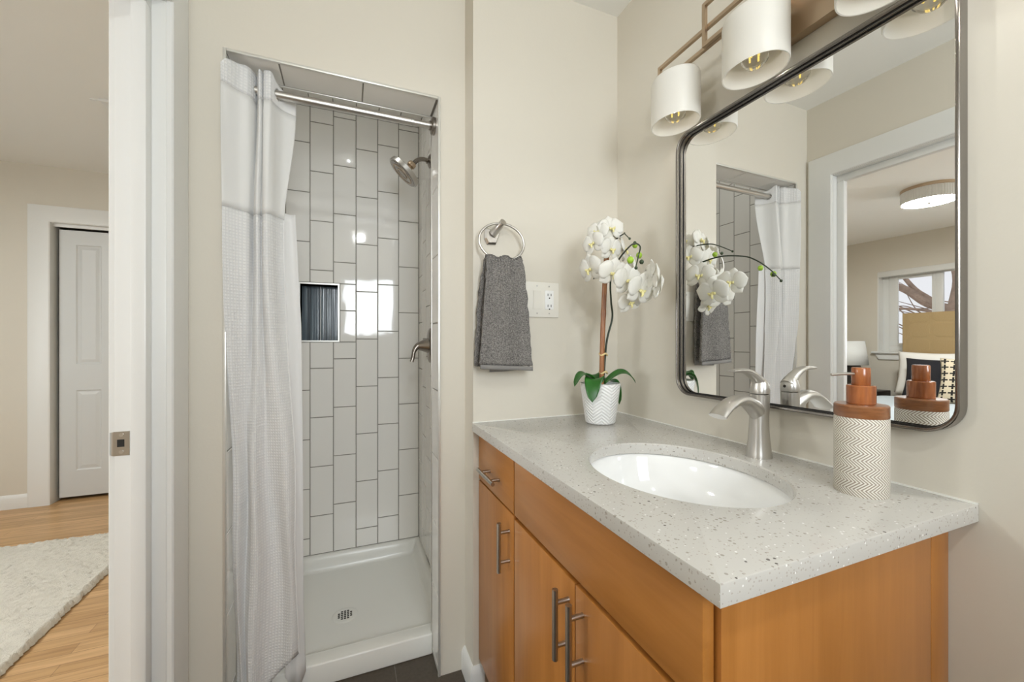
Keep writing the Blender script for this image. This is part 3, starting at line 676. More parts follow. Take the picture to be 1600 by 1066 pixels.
# shower valve
va = tag(empty('shower_valve', (SX1 - 0.0022, 1.84, 1.135)), 'dark nickel single lever shower valve on the right tiled wall', 'shower valve')
b = MB(); pts = []
for k in range(40):
    a = 2 * pi * k / 40; pts.append((0.048 * cos(a), 0.078 * sin(a)))
b.loft([[(0, y, z) for y, z in pts], [(-0.004, y, z) for y, z in pts], [(-0.010, y * 0.86, z * 0.9) for y, z in pts], [(-0.013, y * 0.6, z * 0.62) for y, z in pts]]); b.build('escutcheon', 'darknickel', va)
MB().tube([(-0.010, 0, 0), (-0.020, 0, 0), (-0.040, 0, -0.001), (-0.056, 0, -0.003)], [0.036, 0.032, 0.024, 0.018], 24).build('valve_hub', 'darknickel', va)
lev = catmull([(-0.040, 0, 0.004), (-0.060, -0.002, -0.004), (-0.074, -0.006, -0.024), (-0.080, -0.010, -0.052), (-0.086, -0.012, -0.072)], 6)
MB().tube(lev, [lerp(0.018, 0.0085, min(1, i / 14)) for i in range(len(lev))], 16).build('lever', 'darknickel', va)

# ------------------------------------------------------------------ towel ring and towel
tr = tag(empty('towel_ring', (0.447, YT, 1.506)), 'nickel towel ring on beige wall above the grey towel', 'towel ring')
b = MB(); p0 = [(-0.028, 0.022), (0.020, 0.022), (0.027, 0.012), (0.012, -0.028), (-0.018, -0.030), (-0.028, -0.012)]
b.loft([[(x, -0.0005, z) for x, z in p0], [(x, -0.008, z) for x, z in p0], [(x * 0.82, -0.014, z * 0.82) for x, z in p0]]); b.build('wall_plate', 'steel', tr, smooth=20)
MB().tube([(-0.002, -0.010, 0.004), (0.012, -0.024, 0.022), (0.021, -0.040, 0.034), (0.0235, -0.048, 0.038)], [0.015, 0.012, 0.0105, 0.0115], 20).build('mount_arm', 'nickel', tr)
rc = Vector((0.468 - 0.447, -0.044, 1.4795 - 1.506))
MB().tube([(rc.x + 0.0785 * cos(a), rc.y + 0.004 * sin(a) + 0.003, rc.z + 0.0615 * sin(a)) for a in [2 * pi * k / 72 for k in range(72)]], 0.0042, 12, loop=True).build('ring', 'nickel', tr)

tw = tag(empty('hand_towel', (0.47, YT - 0.045, 1.418)), 'folded grey terry hand towel hanging from the ring', 'towel')
# side profile over the ring: back layer up, over, front layer down
prof = [(0.026, -0.345), (0.024, -0.20), (0.020, -0.08), (0.012, -0.012), (0.004, 0.006), (-0.006, 0.006), (-0.014, -0.012), (-0.022, -0.10), (-0.026, -0.24), (-0.027, -0.337)]
pc = catmull([(y, z, 0) for y, z in prof], 10); npf = len(pc) - 1
def towel_pt(u, t):
    k = min(npf, round(t * npf)); y, z = pc[k].x, pc[k].y
    front = t > 0.5
    d = max(0, min(1, -z / 0.34))
    if front: xl, xr = lerp(-0.060, -0.0875, d), lerp(0.062, 0.0915, d ** 0.8)
    else: xl, xr = lerp(-0.058, -0.091, d ** 0.6), lerp(0.060, 0.060, d)
    x = lerp(xl, xr, u)
    y += (0.0035 * sin(u * 9.0 + 1.0) * (0.4 + d)) * (1 if front else -0.4)
    z += (0.004 * sin(u * 14)) * (1 - d) + (-0.010 * u * d if front else -0.012 * u * d)
    rr = random.Random(int(u * 1000) * 4001 + k * 17)
    j = 0.0014
    return (x + rr.uniform(-j, j), y + rr.uniform(-j, j), z + rr.uniform(-j, j))
b = MB(); b.grid(towel_pt, 56, npf); b.build('towel_cloth', 'terry', tw, smooth=180, solid=0.011)
def hemf(x0, x1, y, z, dz, sl):
    b = MB(); b.grid(lambda u, v: (lerp(x0, x1, u), y + 0.0045 * sin(u * 9.0 + 1.0) - 0.0055, z - sl * u + dz * v), 24, 2); return b
hemf(-0.0865, 0.091, -0.0285, -0.352, 0.014, 0.010).build('woven_hem', 'terryhem', tw, solid=0.004)
hemf(-0.040, 0.075, 0.020, -0.366, 0.020, -0.004).build('woven_hem', 'terryhem', tw, solid=0.004)

# ------------------------------------------------------------------ switch and outlet plate
sw = tag(empty('switch_plate', (0.608, YT, 1.2995)), 'white three-gang plate with rockers and an outlet beside the grey towel', 'switch plate')
MB().box(-0.092, -0.006, -0.062, 0.091, 0.0, 0.062, 0.0028, 2).build('cover_plate', 'plastic', sw)
for gx in (-0.046, 0.0045):
    MB().box(gx - 0.0175, -0.0068, -0.0345, gx + 0.0175, -0.004, 0.0345, 0.0005).build('rocker_frame', 'plastic', sw)
    b = MB(); b.loft([[(gx - 0.0145, -0.0062, -0.031), (gx + 0.0145, -0.0062, -0.031), (gx + 0.0145, -0.0062, 0.031), (gx - 0.0145, -0.0062, 0.031)], [(gx - 0.0145, -0.0075, -0.031), (gx + 0.0145, -0.0075, -0.031), (gx + 0.0145, -0.0105, 0.031), (gx - 0.0145, -0.0105, 0.031)]]); b.build('rocker', 'plastic', sw, smooth=0)
ou = MB().box(0.052 - 0.0168, -0.0085, -0.0335, 0.052 + 0.0168, -0.004, 0.0335, 0.0015).build('outlet', 'outlet', sw); ou['label'] = 'bright white double outlet'
for zz in (0.018, -0.021):
    for dx in (-0.0062, 0.0062): MB().box(0.052 + dx - 0.0012, -0.0089, zz - 0.0045, 0.052 + dx + 0.0012, -0.0083, zz + 0.0045).build('slot', 'black', ou)
    MB().cyl((0.052, -0.0089, zz - 0.0115), (0.052, -0.0083, zz - 0.0115), 0.0026, n=14).build('slot', 'black', ou)
for gx in (-0.046, 0.0045, 0.052):
    for zz in (-0.048, 0.048): MB().cyl((gx, -0.0066, zz), (gx, -0.0058, zz), 0.0028, n=14).build('screw', 'steel', sw)

# ------------------------------------------------------------------ vanity cabinet
van = tag(empty('vanity_cabinet', (0.68, 0.82, 0)), 'honey maple vanity cabinet with steel bar pulls under the quartz countertop', 'cabinet')
vo = (-0.68, -0.82, 0)
FX0, FX1 = 0.400, 0.419
b = MB(); b.box(0.424, 0.3727, 0.10, 0.955, 1.2815, 0.12); b.box(0.424, 1.265, 0.12, 0.955, 1.2815, 0.8555); b.box(0.424, 0.9675, 0.12, 0.955, 0.978, 0.70); b.box(0.945, 0.3737, 0.12, 0.955, 1.265, 0.8555); b.box(0.4205, 0.3727, 0.12, 0.4235, 1.2815, 0.8555); b.box(0.48, 0.39, 0.0, 0.955, 1.28, 0.10); b.build('carcass', 'maple', van, loc=vo)
ep = MB().box(0.4215, 0.360, 0.0, 0.898, 0.3725, 0.8555, 0.001).build('end_panel', 'maple', van, loc=vo)
MB().box(0.9005, 0.3605, 0.0, 0.955, 0.3735, 0.8555, 0.001).build('rear_stile', 'maple', van, loc=vo)
def front(name, y0, y1, z0, z1, mat='maple'): return MB().box(FX0, y0, z0, FX1, y1, z1, 0.0018, 2).build(name, mat, van, loc=vo)
dw = front('drawer', 0.9755, 1.2790, 0.7005, 0.8440, 'maple_h')
ff = front('false_front', 0.3682, 0.9705, 0.7000, 0.8440, 'maple_h')
dA = front('door', 0.9755, 1.2790, 0.105, 0.6950)
dB = front('door', 0.6690, 0.9705, 0.105, 0.6890)
dC = front('door', 0.3682, 0.6660, 0.105, 0.6890)
def pull(par, p0, p1, inset, off):
    p0, p1 = Vector(p0), Vector(p1); d = (p1 - p0).normalized()
    h = MB().cyl(p0, p1, 0.0060, n=20).build('handle', 'steel', par)
    for q in (p0 + d * inset, p1 - d * inset):
        MB().cyl(q, (FX0 + 0.0005, q.y, q.z), 0.0048, n=16).build('handle_post', 'steel', h)
    return h
pull(dA, (0.370, 1.0045, 0.5390), (0.370, 1.0045, 0.6700), 0.026, 0)
pull(dB, (0.370, 0.6910, 0.5370), (0.370, 0.6910, 0.6725), 0.026, 0)
pull(dC, (0.370, 0.6395, 0.5370), (0.370, 0.6395, 0.6735), 0.026, 0)
pull(dw, (0.370, 1.0530, 0.7570), (0.370, 1.1950, 0.7570), 0.030, 0)

# ------------------------------------------------------------------ countertop with oval cut-out
BX, BY, BA, BB_ = 0.650, 0.661, 0.1735, 0.212
CX0, CX1, CY0, CY1, CZ0, CZ1 = 0.3788, 0.9555, 0.325, 1.282, 0.856, 0.884
ct = tag(empty('countertop', (0.667, 0.80, CZ1)), 'speckled cream quartz countertop with an oval cut-out, on the maple cabinet', 'countertop')
corners = [math.atan2(y - BY, x - BX) for x in (CX0, CX1) for y in (CY0, CY1)]
angs = sorted([2 * pi * k / 120 - pi for k in range(120)] + corners)
angs = [a for i, a in enumerate(angs) if i == 0 or a - angs[i - 1] > 1e-4]
def rectpt(a):
    dx, dy = cos(a), sin(a); t = 1e9
    if dx > 1e-9: t = min(t, (CX1 - BX) / dx)
    if dx < -1e-9: t = min(t, (CX0 - BX) / dx)
    if dy > 1e-9: t = min(t, (CY1 - BY) / dy)
    if dy < -1e-9: t = min(t, (CY0 - BY) / dy)
    return BX + dx * t, BY + dy * t
def ell(a, g=0.0):
    A, B_ = BA + g, BB_ + g; r = 1 / math.hypot(cos(a) / A, sin(a) / B_); return BX + r * cos(a), BY + r * sin(a)
def insetrect(p, g): return (min(max(p[0], CX0 + g), CX1 - g), min(max(p[1], CY0 + g), CY1 - g))
rp = [rectpt(a) for a in angs]; bv = 0.0022
def ring3(pts, z): return [(x - 0.667, y - 0.80, z - CZ1) for x, y in pts]
b = MB()
b.loft([ring3([ell(a, 0.002) for a in angs], CZ0), ring3([ell(a) for a in angs], CZ0 + 0.002), ring3([ell(a) for a in angs], CZ1 - 0.003), ring3([ell(a, 0.003) for a in angs], CZ1),
        ring3([insetrect(p, bv) for p in rp], CZ1), ring3([insetrect(p, bv * 0.3) for p in rp], CZ1 - bv * 0.3), ring3(rp, CZ1 - bv), ring3(rp, CZ0 + 0.001), ring3([insetrect(p, 0.001) for p in rp], CZ0)], loop=True)
b.build('slab', 'quartz', ct, smooth=40)
b = MB(); b.box(0.3795 - 0.667, 1.2795 - 0.80, 0.0, 0.9555 - 0.667, 1.2822 - 0.80, 0.0030); b.box(0.9527 - 0.667, 0.325 - 0.80, 0.0, 0.9555 - 0.667, 1.2795 - 0.80, 0.0030)
b.build('caulk_line', 'teal', ct)

sk = tag(empty('sink_basin', (BX, BY, CZ0)), 'white oval undermount porcelain sink set in the quartz countertop', 'sink')
pr = [(1.10, -0.001), (1.035, -0.001), (1.025, -0.004), (1.0, -0.020), (0.955, -0.055), (0.86, -0.095), (0.68, -0.122), (0.45, -0.133), (0.16, -0.139)]
pro = [(0.16, -0.150), (0.46, -0.146), (0.72, -0.135), (0.91, -0.104), (1.0, -0.06), (1.04, -0.02), (1.10, -0.012)]
b = MB(); b.loft([[(BA * r * cos(2 * pi * j / 72), BB_ * r * sin(2 * pi * j / 72), z) for j in range(72)] for r, z in pr + pro], loop=True)
b.build('bowl', 'porcelain', sk, smooth=60)
MB().lathe([(0.034, -0.1392), (0.034, -0.1365), (0.026, -0.136), (0.022, -0.139), (0.0, -0.1395)], n=32, cap1=False).build('drain', 'nickel', sk)

# ------------------------------------------------------------------ faucet (spout and lever point to the room)
fa = tag(empty('faucet', (0.886, 0.655, CZ1)), 'satin nickel single-lever faucet behind the sink', 'faucet')
def sec(cx, cz, rx, ry, n=28, tilt=0.0, sq=2.4):
    out = []
    for j in range(n):
        a = 2 * pi * j / n; c_, s_ = cos(a), sin(a)
        x = rx * math.copysign(abs(c_) ** (2 / sq), c_); y = ry * math.copysign(abs(s_) ** (2 / sq), s_)
        out.append((cx + x * cos(tilt), y, cz + x * sin(tilt)))
    return out
rings = [sec(0, 0, 0.0275, 0.0255), sec(0, 0.003, 0.0275, 0.0255), sec(0, 0.010, 0.0258, 0.0240), sec(0, 0.035, 0.0228, 0.0212), sec(0.0, 0.065, 0.0208, 0.0192), sec(0.001, 0.095, 0.0200, 0.0182), sec(0.003, 0.120, 0.0200, 0.0185), sec(0.003, 0.1455, 0.0205, 0.0190)]
MB().loft(rings).build('body', 'nickel', fa, smooth=50)
# spout: flat wide arc rising from the body front and curling down
sp_ = catmull([(0.004, 0, 0.100), (-0.020, 0, 0.118), (-0.052, 0, 0.1335), (-0.085, 0, 0.1315), (-0.113, 0, 0.117), (-0.131, 0, 0.102)], 8)
ns = len(sp_)
MB().tube(sp_, [(pl((0, .35, .8, 1), (0.026, 0.0135, 0.0100, 0.0080), i / (ns - 1)), pl((0, .4, 1), (0.0175, 0.0195, 0.0235), i / (ns - 1))) for i in range(ns)], 24, up=(0, 0, 1)).build('spout', 'nickel', fa, smooth=50)
# cap and lever
MB().loft([sec(0.003, 0.147, 0.0200, 0.0188), sec(0.003, 0.150, 0.0205, 0.0192), sec(0.004, 0.160, 0.0200, 0.0188), sec(0.004, 0.172, 0.0165, 0.0165), sec(0.001, 0.181, 0.0110, 0.0125), sec(-0.003, 0.185, 0.006, 0.007)]).build('lever_cap', 'nickel', fa, smooth=50)
lv = catmull([(0.012, 0, 0.162), (-0.004, 0, 0.178), (-0.024, 0, 0.192), (-0.050, 0, 0.201), (-0.088, 0, 0.2015)], 8); nl = len(lv)
MB().tube(lv, [(pl((0, .3, 1), (0.017, 0.011, 0.0036), i / (nl - 1)), pl((0, .4, 1), (0.0165, 0.013, 0.0100), i / (nl - 1))) for i in range(nl)], 24, up=(0, 0, 1)).build('lever_handle', 'nickel', fa, smooth=50)
MB().cyl((0.0215, 0, 0.160), (0.0240, 0, 0.160), 0.0035, n=14).build('set_screw', 'black', fa)
MB().tube([(0.006, 0, 0.1455), (0.003, 0, 0.1472)], 0.0188, 24).build('shadow_gap', 'darknickel', fa)

# ------------------------------------------------------------------ soap dispenser
sd = tag(empty('soap_dispenser', (0.845, 0.432, CZ1)), 'cream herringbone soap dispenser with wooden pump top, right of the faucet', 'soap dispenser')
MB().lathe([(0.0375, 0.0), (0.0385, 0.002), (0.0385, 0.1325), (0.0375, 0.1345), (0.03, 0.135)], n=64, uvs=True).build('body', 'herring', sd)
MB().lathe([(0.0375, 0.1345), (0.0385, 0.136), (0.0385, 0.1545), (0.0370, 0.1565), (0.0, 0.1575)], n=56, cap1=False).build('wooden_lid', 'acacia', sd)
MB().lathe([(0.0200, 0.157), (0.0208, 0.158), (0.0208, 0.1885), (0.0196, 0.1900), (0.0, 0.1905)], n=40, cap1=False).build('wooden_collar', 'acacia2', sd)
MB().lathe([(0.0128, 0.190), (0.0135, 0.191), (0.0135, 0.2195), (0.0124, 0.2212), (0.0, 0.2218)], n=36, cap1=False).build('wooden_pump_head', 'acacia2', sd)
MB().tube([(-0.010, 0.004, 0.2100), (-0.035, 0.012, 0.2100), (-0.052, 0.0185, 0.2085)], [0.0026, 0.0026, 0.0024], 12).build('spout', 'nickel', sd)

# ------------------------------------------------------------------ potted orchid
oc = tag(empty('potted_orchid', (0.774, 1.13, CZ1 + 0.0006)), 'white orchid on a bamboo stake in a white chevron pot at the counter corner', 'plant')
OO = Vector((0.774, 1.13, CZ1 + 0.0006))
MB().lathe([(0.044, 0), (0.047, 0.002), (0.0490, 0.006), (0.0655, 0.126), (0.0660, 0.130), (0.0635, 0.131), (0.0620, 0.127), (0.058, 0.10)], n=64, uvs=True).build('pot', 'pot', oc)
b = MB(); b.grid(lambda u, v: (0.061 * v * cos(2 * pi * u), 0.061 * v * sin(2 * pi * u), 0.118 + 0.010 * (1 - v) + 0.003 * sin(u * 60) * sin(v * 20)), 40, 8); b.build('pebbles', 'pebble', oc)
stk = catmull([(0.004, 0, 0.10), (0.007, -0.004, 0.30), (0.011, -0.012, 0.48), (0.013, -0.022, 0.56), (0.004, -0.060, 0.595)], 10)
nst = len(stk)
MB().tube(stk, [0.0082 if (i % 13) else 0.0092 for i in range(nst - 10)] + [lerp(0.0082, 0.004, i / 9) for i in range(10)], 14).build('bamboo_stake', 'bamboo', oc)
def Wp(x, y, z): return Vector((x, y, z)) - OO
st2 = catmull([(0.012, 0.004, 0.10), (0.020, -0.006, 0.26), (0.036, -0.016, 0.345), (0.030, -0.018, 0.40), (0.020, -0.030, 0.470), Wp(0.785, 1.05, 1.405), Wp(0.760, 0.965, 1.428), Wp(0.730, 0.90, 1.421), Wp(0.717, 0.864, 1.403), Wp(0.690, 0.838, 1.372), Wp(0.667, 0.820, 1.338)], 8)
MB().tube(st2, [lerp(0.0036, 0.0016, i / len(st2)) for i in range(len(st2))], 8).build('flower_stem', 'stem', oc)
st1 = catmull([(0.000, 0.008, 0.10), (0.016, 0.002, 0.30), (0.020, -0.006, 0.46), (0.016, -0.020, 0.560), Wp(0.785, 1.06, 1.475), Wp(0.769, 0.998, 1.477), Wp(0.750, 0.973, 1.469), Wp(0.735, 0.931, 1.443)], 8)
MB().tube(st1, [lerp(0.0034, 0.0014, i / len(st1)) for i in range(len(st1))], 8).build('flower_stem', 'stem', oc)
st3 = catmull([(0.012, -0.014, 0.50), (-0.02, -0.04, 0.505), (-0.055, -0.06, 0.49), (-0.075, -0.075, 0.46)], 6)
MB().tube(st3, [lerp(0.003, 0.0016, i / len(st3)) for i in range(len(st3))], 8).build('flower_stem', 'stem', oc)
for zz in (0.225, 0.165):
    q = [(0.012 + 0.0125 * cos(a), 0.0 + 0.0125 * sin(a), zz + 0.003 * sin(3 * a)) for a in [2 * pi * k / 24 for k in range(24)]]
    MB().tube(q, (0.0030), 8, loop=True).build('raffia_tie', 'raffia', oc)
# leaves
def leaf(base, d, length, width, rise, droop, twist=0.0):
    d = Vector((d[0], d[1], 0)).normalized(); side = Vector((-d.y, d.x, 0))
    base = Vector(base)
    def fn(u, v):
        t = v; w = width * (sin(pi * min(1, t * 0.93 + 0.07)) ** 0.42) * (1 if t < 0.995 else 0.05)
        s = (u - 0.5) * 2
        run = length * (t - 0.28 * droop * t * t * t); z = rise * sin(pi * min(1, t * 0.9) * 0.75) - droop * length * 0.95 * t ** 2.4
        return base + d * run + side * (s * w * cos(twist)) + Vector((0, 0, z + abs(s) ** 2 * w * 0.30 + s * w * sin(twist)))
    b = MB(); b.grid(lambda u, v: fn(u, v), 8, 18); b.build('leaf', 'leaf', oc, smooth=180, solid=0.0016)
leaf((-0.014, -0.006, 0.128), (-0.76, -0.65), 0.088, 0.031, 0.038, 1.02, 0.1)
leaf((-0.012, 0.004, 0.128), (-1.0, 0.05), 0.095, 0.024, 0.046, 0.50, -0.1)
leaf((0.012, -0.004, 0.128), (0.86, -0.30), 0.118, 0.018, 0.050, 0.36, 0.35)
leaf((0.012, 0.006, 0.126), (0.9, 0.10), 0.105, 0.022, 0.028, 0.98, 0.0)
leaf((0.000, 0.014, 0.126), (0.15, 0.9), 0.085, 0.024, 0.040, 0.5, 0.0)
# flowers
def petal(b, ang, length, width, cup, z0=0.0, pinch=0.25):
    c_, s_ = cos(ang), sin(ang)
    def fn(u, v):
        t = v; s = (u - 0.5) * 2
        w = width * max(pinch * (1 - t) ** 2, math.sqrt(max(0.0, 1 - ((t - 0.56) / 0.44) ** 2)) if t > 0.12 else 0.0) + 0.0004
        r = length * (t - 0.10 * s * s * t)
        x = s * w; y = r
        z = z0 + cup * (sin(t * 2.2) * 0.55 - t * t * 0.75) + 0.12 * width * math.cos(s * 2.4) * t - 0.04 * width * s * s * sin(t * 6)
        return (x * c_ - y * s_, x * s_ + y * c_, z)
    b.grid(fn, 8, 14)
def make_flower(size):
    b = MB()
    for a in (0, 2.25, -2.25): petal(b, a, 0.050 * size, 0.0175 * size, 0.012 * size, -0.0015, 0.35)
    for a in (1.25, -1.25): petal(b, a, 0.052 * size, 0.0290 * size, 0.014 * size, 0.0008, 0.22)
    b.lathe([(0.004 * size, -0.004), (0.005 * size, 0.002), (0.0, 0.004)], n=10, cap1=False)
    return b
def make_lip(size):
    b = MB()
    b.tube(catmull([(0, -0.001 * size, 0.002), (0, -0.005 * size, 0.012 * size), (0, -0.013 * size, 0.017 * size), (0, -0.021 * size, 0.015 * size)], 4), [lerp(0.006, 0.0035, i / 12) * size for i in range(13)], 10)
    for s in (-1, 1): b.tube([(s * 0.002 * size, -0.004 * size, 0.005 * size), (s * 0.010 * size, -0.003 * size, 0.012 * size), (s * 0.013 * size, 0.003 * size, 0.015 * size)], [0.004 * size, 0.0055 * size, 0.002 * size], 8)
    return b
flower_src = make_flower(1.0).build('flower', 'petal', oc, smooth=180, solid=0.0005)
lip_src = make_lip(0.8).build('lip', 'lip', flower_src, smooth=180)
first = [True]
def flower(pos, face, size=1.0, roll=0.0):
    if first[0]: o, l = flower_src, lip_src; first[0] = False
    else:
        o = flower_src.copy(); COL.objects.link(o); l = lip_src.copy(); COL.objects.link(l); o.parent = oc; l.parent = o
    z = Vector(face).normalized(); y = (Vector((0, 0, 1)) - z * z.z).normalized(); x = y.cross(z)
    m = Matrix((x, y, z)).transposed() @ Matrix.Rotation(roll, 3, 'Z')
    o.location = Vector(pos) - OO; o.rotation_euler = m.to_euler(); o.scale = (size * 0.98,) * 3
FL = [((0.752, 1.040, 1.500), (-0.20, -0.95, 0.15), 0.92, 0.15), ((0.712, 1.055, 1.490), (-0.85, -0.45, 0.15), 0.80, -0.2), ((0.690, 1.045, 1.450), (-0.90, -0.30, -0.05), 0.85, 0.2),
      ((0.738, 1.02, 1.432), (0.05, -0.95, -0.15), 0.85, 0.0), ((0.690, 1.06, 1.375), (-0.95, -0.15, -0.20), 1.02, 0.1), ((0.720, 0.985, 1.352), (-0.30, -0.92, -0.20), 0.98, -0.15),
      ((0.756, 0.965, 1.330), (0.05, -0.98, -0.12), 1.05, 0.1), ((0.776, 0.935, 1.300), (0.15, -0.92, -0.25), 1.05, -0.1), ((0.785, 0.895, 1.335), (0.92, -0.30, 0.05), 0.95, 0.15),
      ((0.822, 0.930, 1.305), (0.90, -0.25, -0.25), 1.05, -0.1), ((0.800, 1.000, 1.370), (0.85, -0.45, 0.10), 1.0, 0.1), ((0.800, 1.045, 1.440), (0.75, -0.55, 0.15), 0.95, 0.0), ((0.790, 1.075, 1.500), (0.55, -0.70, 0.30), 0.85, 0.2),
      ((0.780, 0.985, 1.270), (-0.05, -0.90, -0.40), 0.85, 0.3)]
for f_ in FL: flower(*f_)
def bud(p, r, mat):
    p = Vector(p) - OO
    prf = [(0.0, -1.25), (0.55, -0.95), (0.95, -0.3), (1.0, 0.15), (0.75, 0.7), (0.3, 1.05), (0.0, 1.1)]
    MB().lathe([(a * r, z * r) for a, z in prf[1:-1]], tuple(p), n=16).build('bud', mat, oc, smooth=180)
for p, r, mt in (((0.707, 0.856, 1.378), 0.0080, 'budm'), ((0.668, 0.842, 1.360), 0.0088, 'budm'), ((0.690, 0.826, 1.354), 0.0058, 'buddark'), ((0.667, 0.819, 1.336), 0.0042, 'buddark'), ((0.778, 0.960, 1.434), 0.0080, 'budm'), ((0.765, 0.945, 1.436), 0.005, 'buddark'), ((0.735, 0.930, 1.442), 0.0035, 'buddark')):
    bud(p, r, mt)

# ------------------------------------------------------------------ wall mirror (hung a hair off parallel)
EPS = 0.013
mi = tag(empty('wall_mirror', (0.9555, 0.3375, 1.383), 0), 'large rounded-corner mirror in a slim grey metal frame above the vanity', 'mirror')
mi.rotation_euler = (0, 0, math.atan(EPS))
# local: x towards the wall, y along it from the near edge
MW, Z0, Z1, MR = 0.612, 0.994 - 1.383, 1.7715 - 1.383, 0.050
def rrect(g, n=10):
    pts = []; r = max(0.002, MR - g)
    for cy, cz, a0 in ((MW - MR, Z1 - MR, 0), (MR, Z1 - MR, pi / 2), (MR, Z0 + MR, pi), (MW - MR, Z0 + MR, 1.5 * pi)):
        for k in range(n + 1): a = a0 + pi / 2 * k / n; pts.append((cy + r * cos(a), cz + r * sin(a)))
    return pts
D = 0.0275
def rr(g, x): return [(x, y, z) for y, z in rrect(g)]
b = MB(); b.loft([rr(0, -0.0005), rr(0, -D + 0.0012), rr(0.0012, -D), rr(0.0048, -D), rr(0.006, -D + 0.001), rr(0.006, -0.001)], loop=True); b.build('frame', 'framegrey', mi, smooth=40)
b = MB(); b.loft([rr(0.0061, -0.0165), rr(0.0061, -0.0150), rr(0.0085, -0.0150), rr(0.0085, -0.0165)], loop=True); b.build('inner_groove', 'frameblack', mi)
b = MB(); b.poly(rr(0.0064, -0.0085)); b.build('mirror_glass', 'mirror', mi, smooth=0)

# ------------------------------------------------------------------ vanity light: canopy, square-tube rails, four shades
VY = 0.530; LX = 0.868
vl = tag(empty('vanity_light', (XW, VY, 1.90)), 'warm nickel vanity light with white drum shades above the mirror', 'light fixture')
vof = (-XW, -VY, -1.90)
MB().box(0.930, 0.345, 1.838, XW - 0.0005, 0.715, 1.955, 0.002).build('canopy', 'bronze', vl, loc=vof)
for y in (0.44, 0.62): MB().cyl((0.872, y, 1.93), (0.931, y, 1.93), 0.006, n=16).build('support_arm', 'bronze', vl, loc=vof)
def rect_rail(x, y0, y1, z0, z1, s=0.0095):
    b = MB(); h = s / 2
    b.loft([[(x - h, y0, z0), (x + h, y0, z0), (x + h, y0 + s, z0 + s), (x - h, y0 + s, z0 + s)], [(x - h, y1, z0), (x + h, y1, z0), (x + h, y1 - s, z0 + s), (x - h, y1 - s, z0 + s)],
            [(x - h, y1, z1), (x + h, y1, z1), (x + h, y1 - s, z1 - s), (x - h, y1 - s, z1 - s)], [(x - h, y0, z1), (x + h, y0, z1), (x + h, y0 + s, z1 - s), (x - h, y0 + s, z1 - s)]], loop=True)
    return b
rect_rail(LX + 0.006, 2 * VY - 0.968, 0.968, 1.921, 1.981).build('outer_rail', 'bronze', vl, loc=vof, smooth=20)
rect_rail(LX - 0.004, 2 * VY - 0.794, 0.794, 1.922, 2.036).build('inner_rail', 'bronze', vl, loc=vof, smooth=20)
SA, SB = 0.060, 0.0725
ZB, ZT = 1.775, 1.905
sh_p = [(0.95, ZB), (0.985, ZB - 0.0005), (1.0, ZB + 0.003), (1.0, ZT - 0.010), (0.97, ZT - 0.003), (0.90, ZT), (0.05, ZT + 0.001), (0.05, ZT - 0.004), (0.90, ZT - 0.005), (0.94, ZT - 0.012), (0.945, ZB + 0.003)]
src = []
def shade_at(y):
    if src:
        new = []
        for o, p in src:
            c = o.copy(); COL.objects.link(c); new.append((o, c))
        mp = dict((o.name, c) for o, c in new)
        for (o, p), (_, c) in zip(src, new): c.parent = mp.get(p.name, p) if p else None
        new[0][1].location = (LX - XW, y - VY, -1.90); new[0][1].parent = vl
    else:
        b = MB(); b.loft([[(SA * r * cos(2 * pi * j / 64), SB * r * sin(2 * pi * j / 64), z) for j in range(64)] for r, z in sh_p], loop=True)
        s = b.build('lamp_shade', 'shade', vl, loc=(LX - XW, y - VY, -1.90), smooth=50)
        po = MB().cyl((0, 0, ZT - 0.004), (0, 0, 1.9225), 0.0045, n=14).build('shade_post', 'bronze', s)
        so = MB().cyl((0, 0, ZT - 0.045), (0, 0, ZT - 0.004), 0.014, n=20).build('socket', 'shade', s)
        bu = MB().lathe([(0.012, ZT - 0.045), (0.014, ZT - 0.056), (0.025, ZT - 0.075), (0.0295, ZT - 0.092), (0.027, ZT - 0.108), (0.017, ZT - 0.119), (0.004, ZT - 0.1225)], n=28).build('bulb', 'bulb', s)
        src.extend([(s, None), (po, s), (so, s), (bu, s)])
        for dx, dy in ((0.006, 0), (-0.006, 0), (0, 0.006), (0, -0.006)):
            fl = MB().cyl((dx, dy, ZT - 0.055), (dx * 1.4, dy * 1.4, ZT - 0.100), 0.0013, n=8).build('filament', 'gold', s); src.append((fl, s))
for y in (0.896, 0.652, 0.408, 0.164):
    shade_at(y)
    point('bulb_light', (LX, y, ZB), 0.0, 0.05, (1.0, 0.95, 0.86))
    l = bpy.data.lights.new('bulb_downlight', 'SPOT'); l.spot_size = R(176); l.spot_blend = 0.25; l.shadow_soft_size = 0.0; l.energy = 0.32; l.color = (1.0, 0.97, 0.92)
    o = bpy.data.objects.new('bulb_downlight', l); COL.objects.link(o); o.location = (LX, y, ZB - 0.002)

# ceiling lamp out of view, and a ring round the added shower fill
MB().lathe([(0.165, -0.002), (0.165, -0.030), (0.150, -0.045)], n=40, cap1=False).build('lamp_rim', 'nickel', bpy.data.objects['ceiling'], loc=(0.12, -0.42, ZC))
MB().lathe([(0.072, 0.002), (0.085, 0.002), (0.085, -0.005), (0.066, -0.005)], n=40, cap0=False, cap1=False).build('fill_light_trim', 'trim', sc, loc=(0.0, 1.66, SZ - 0.003))

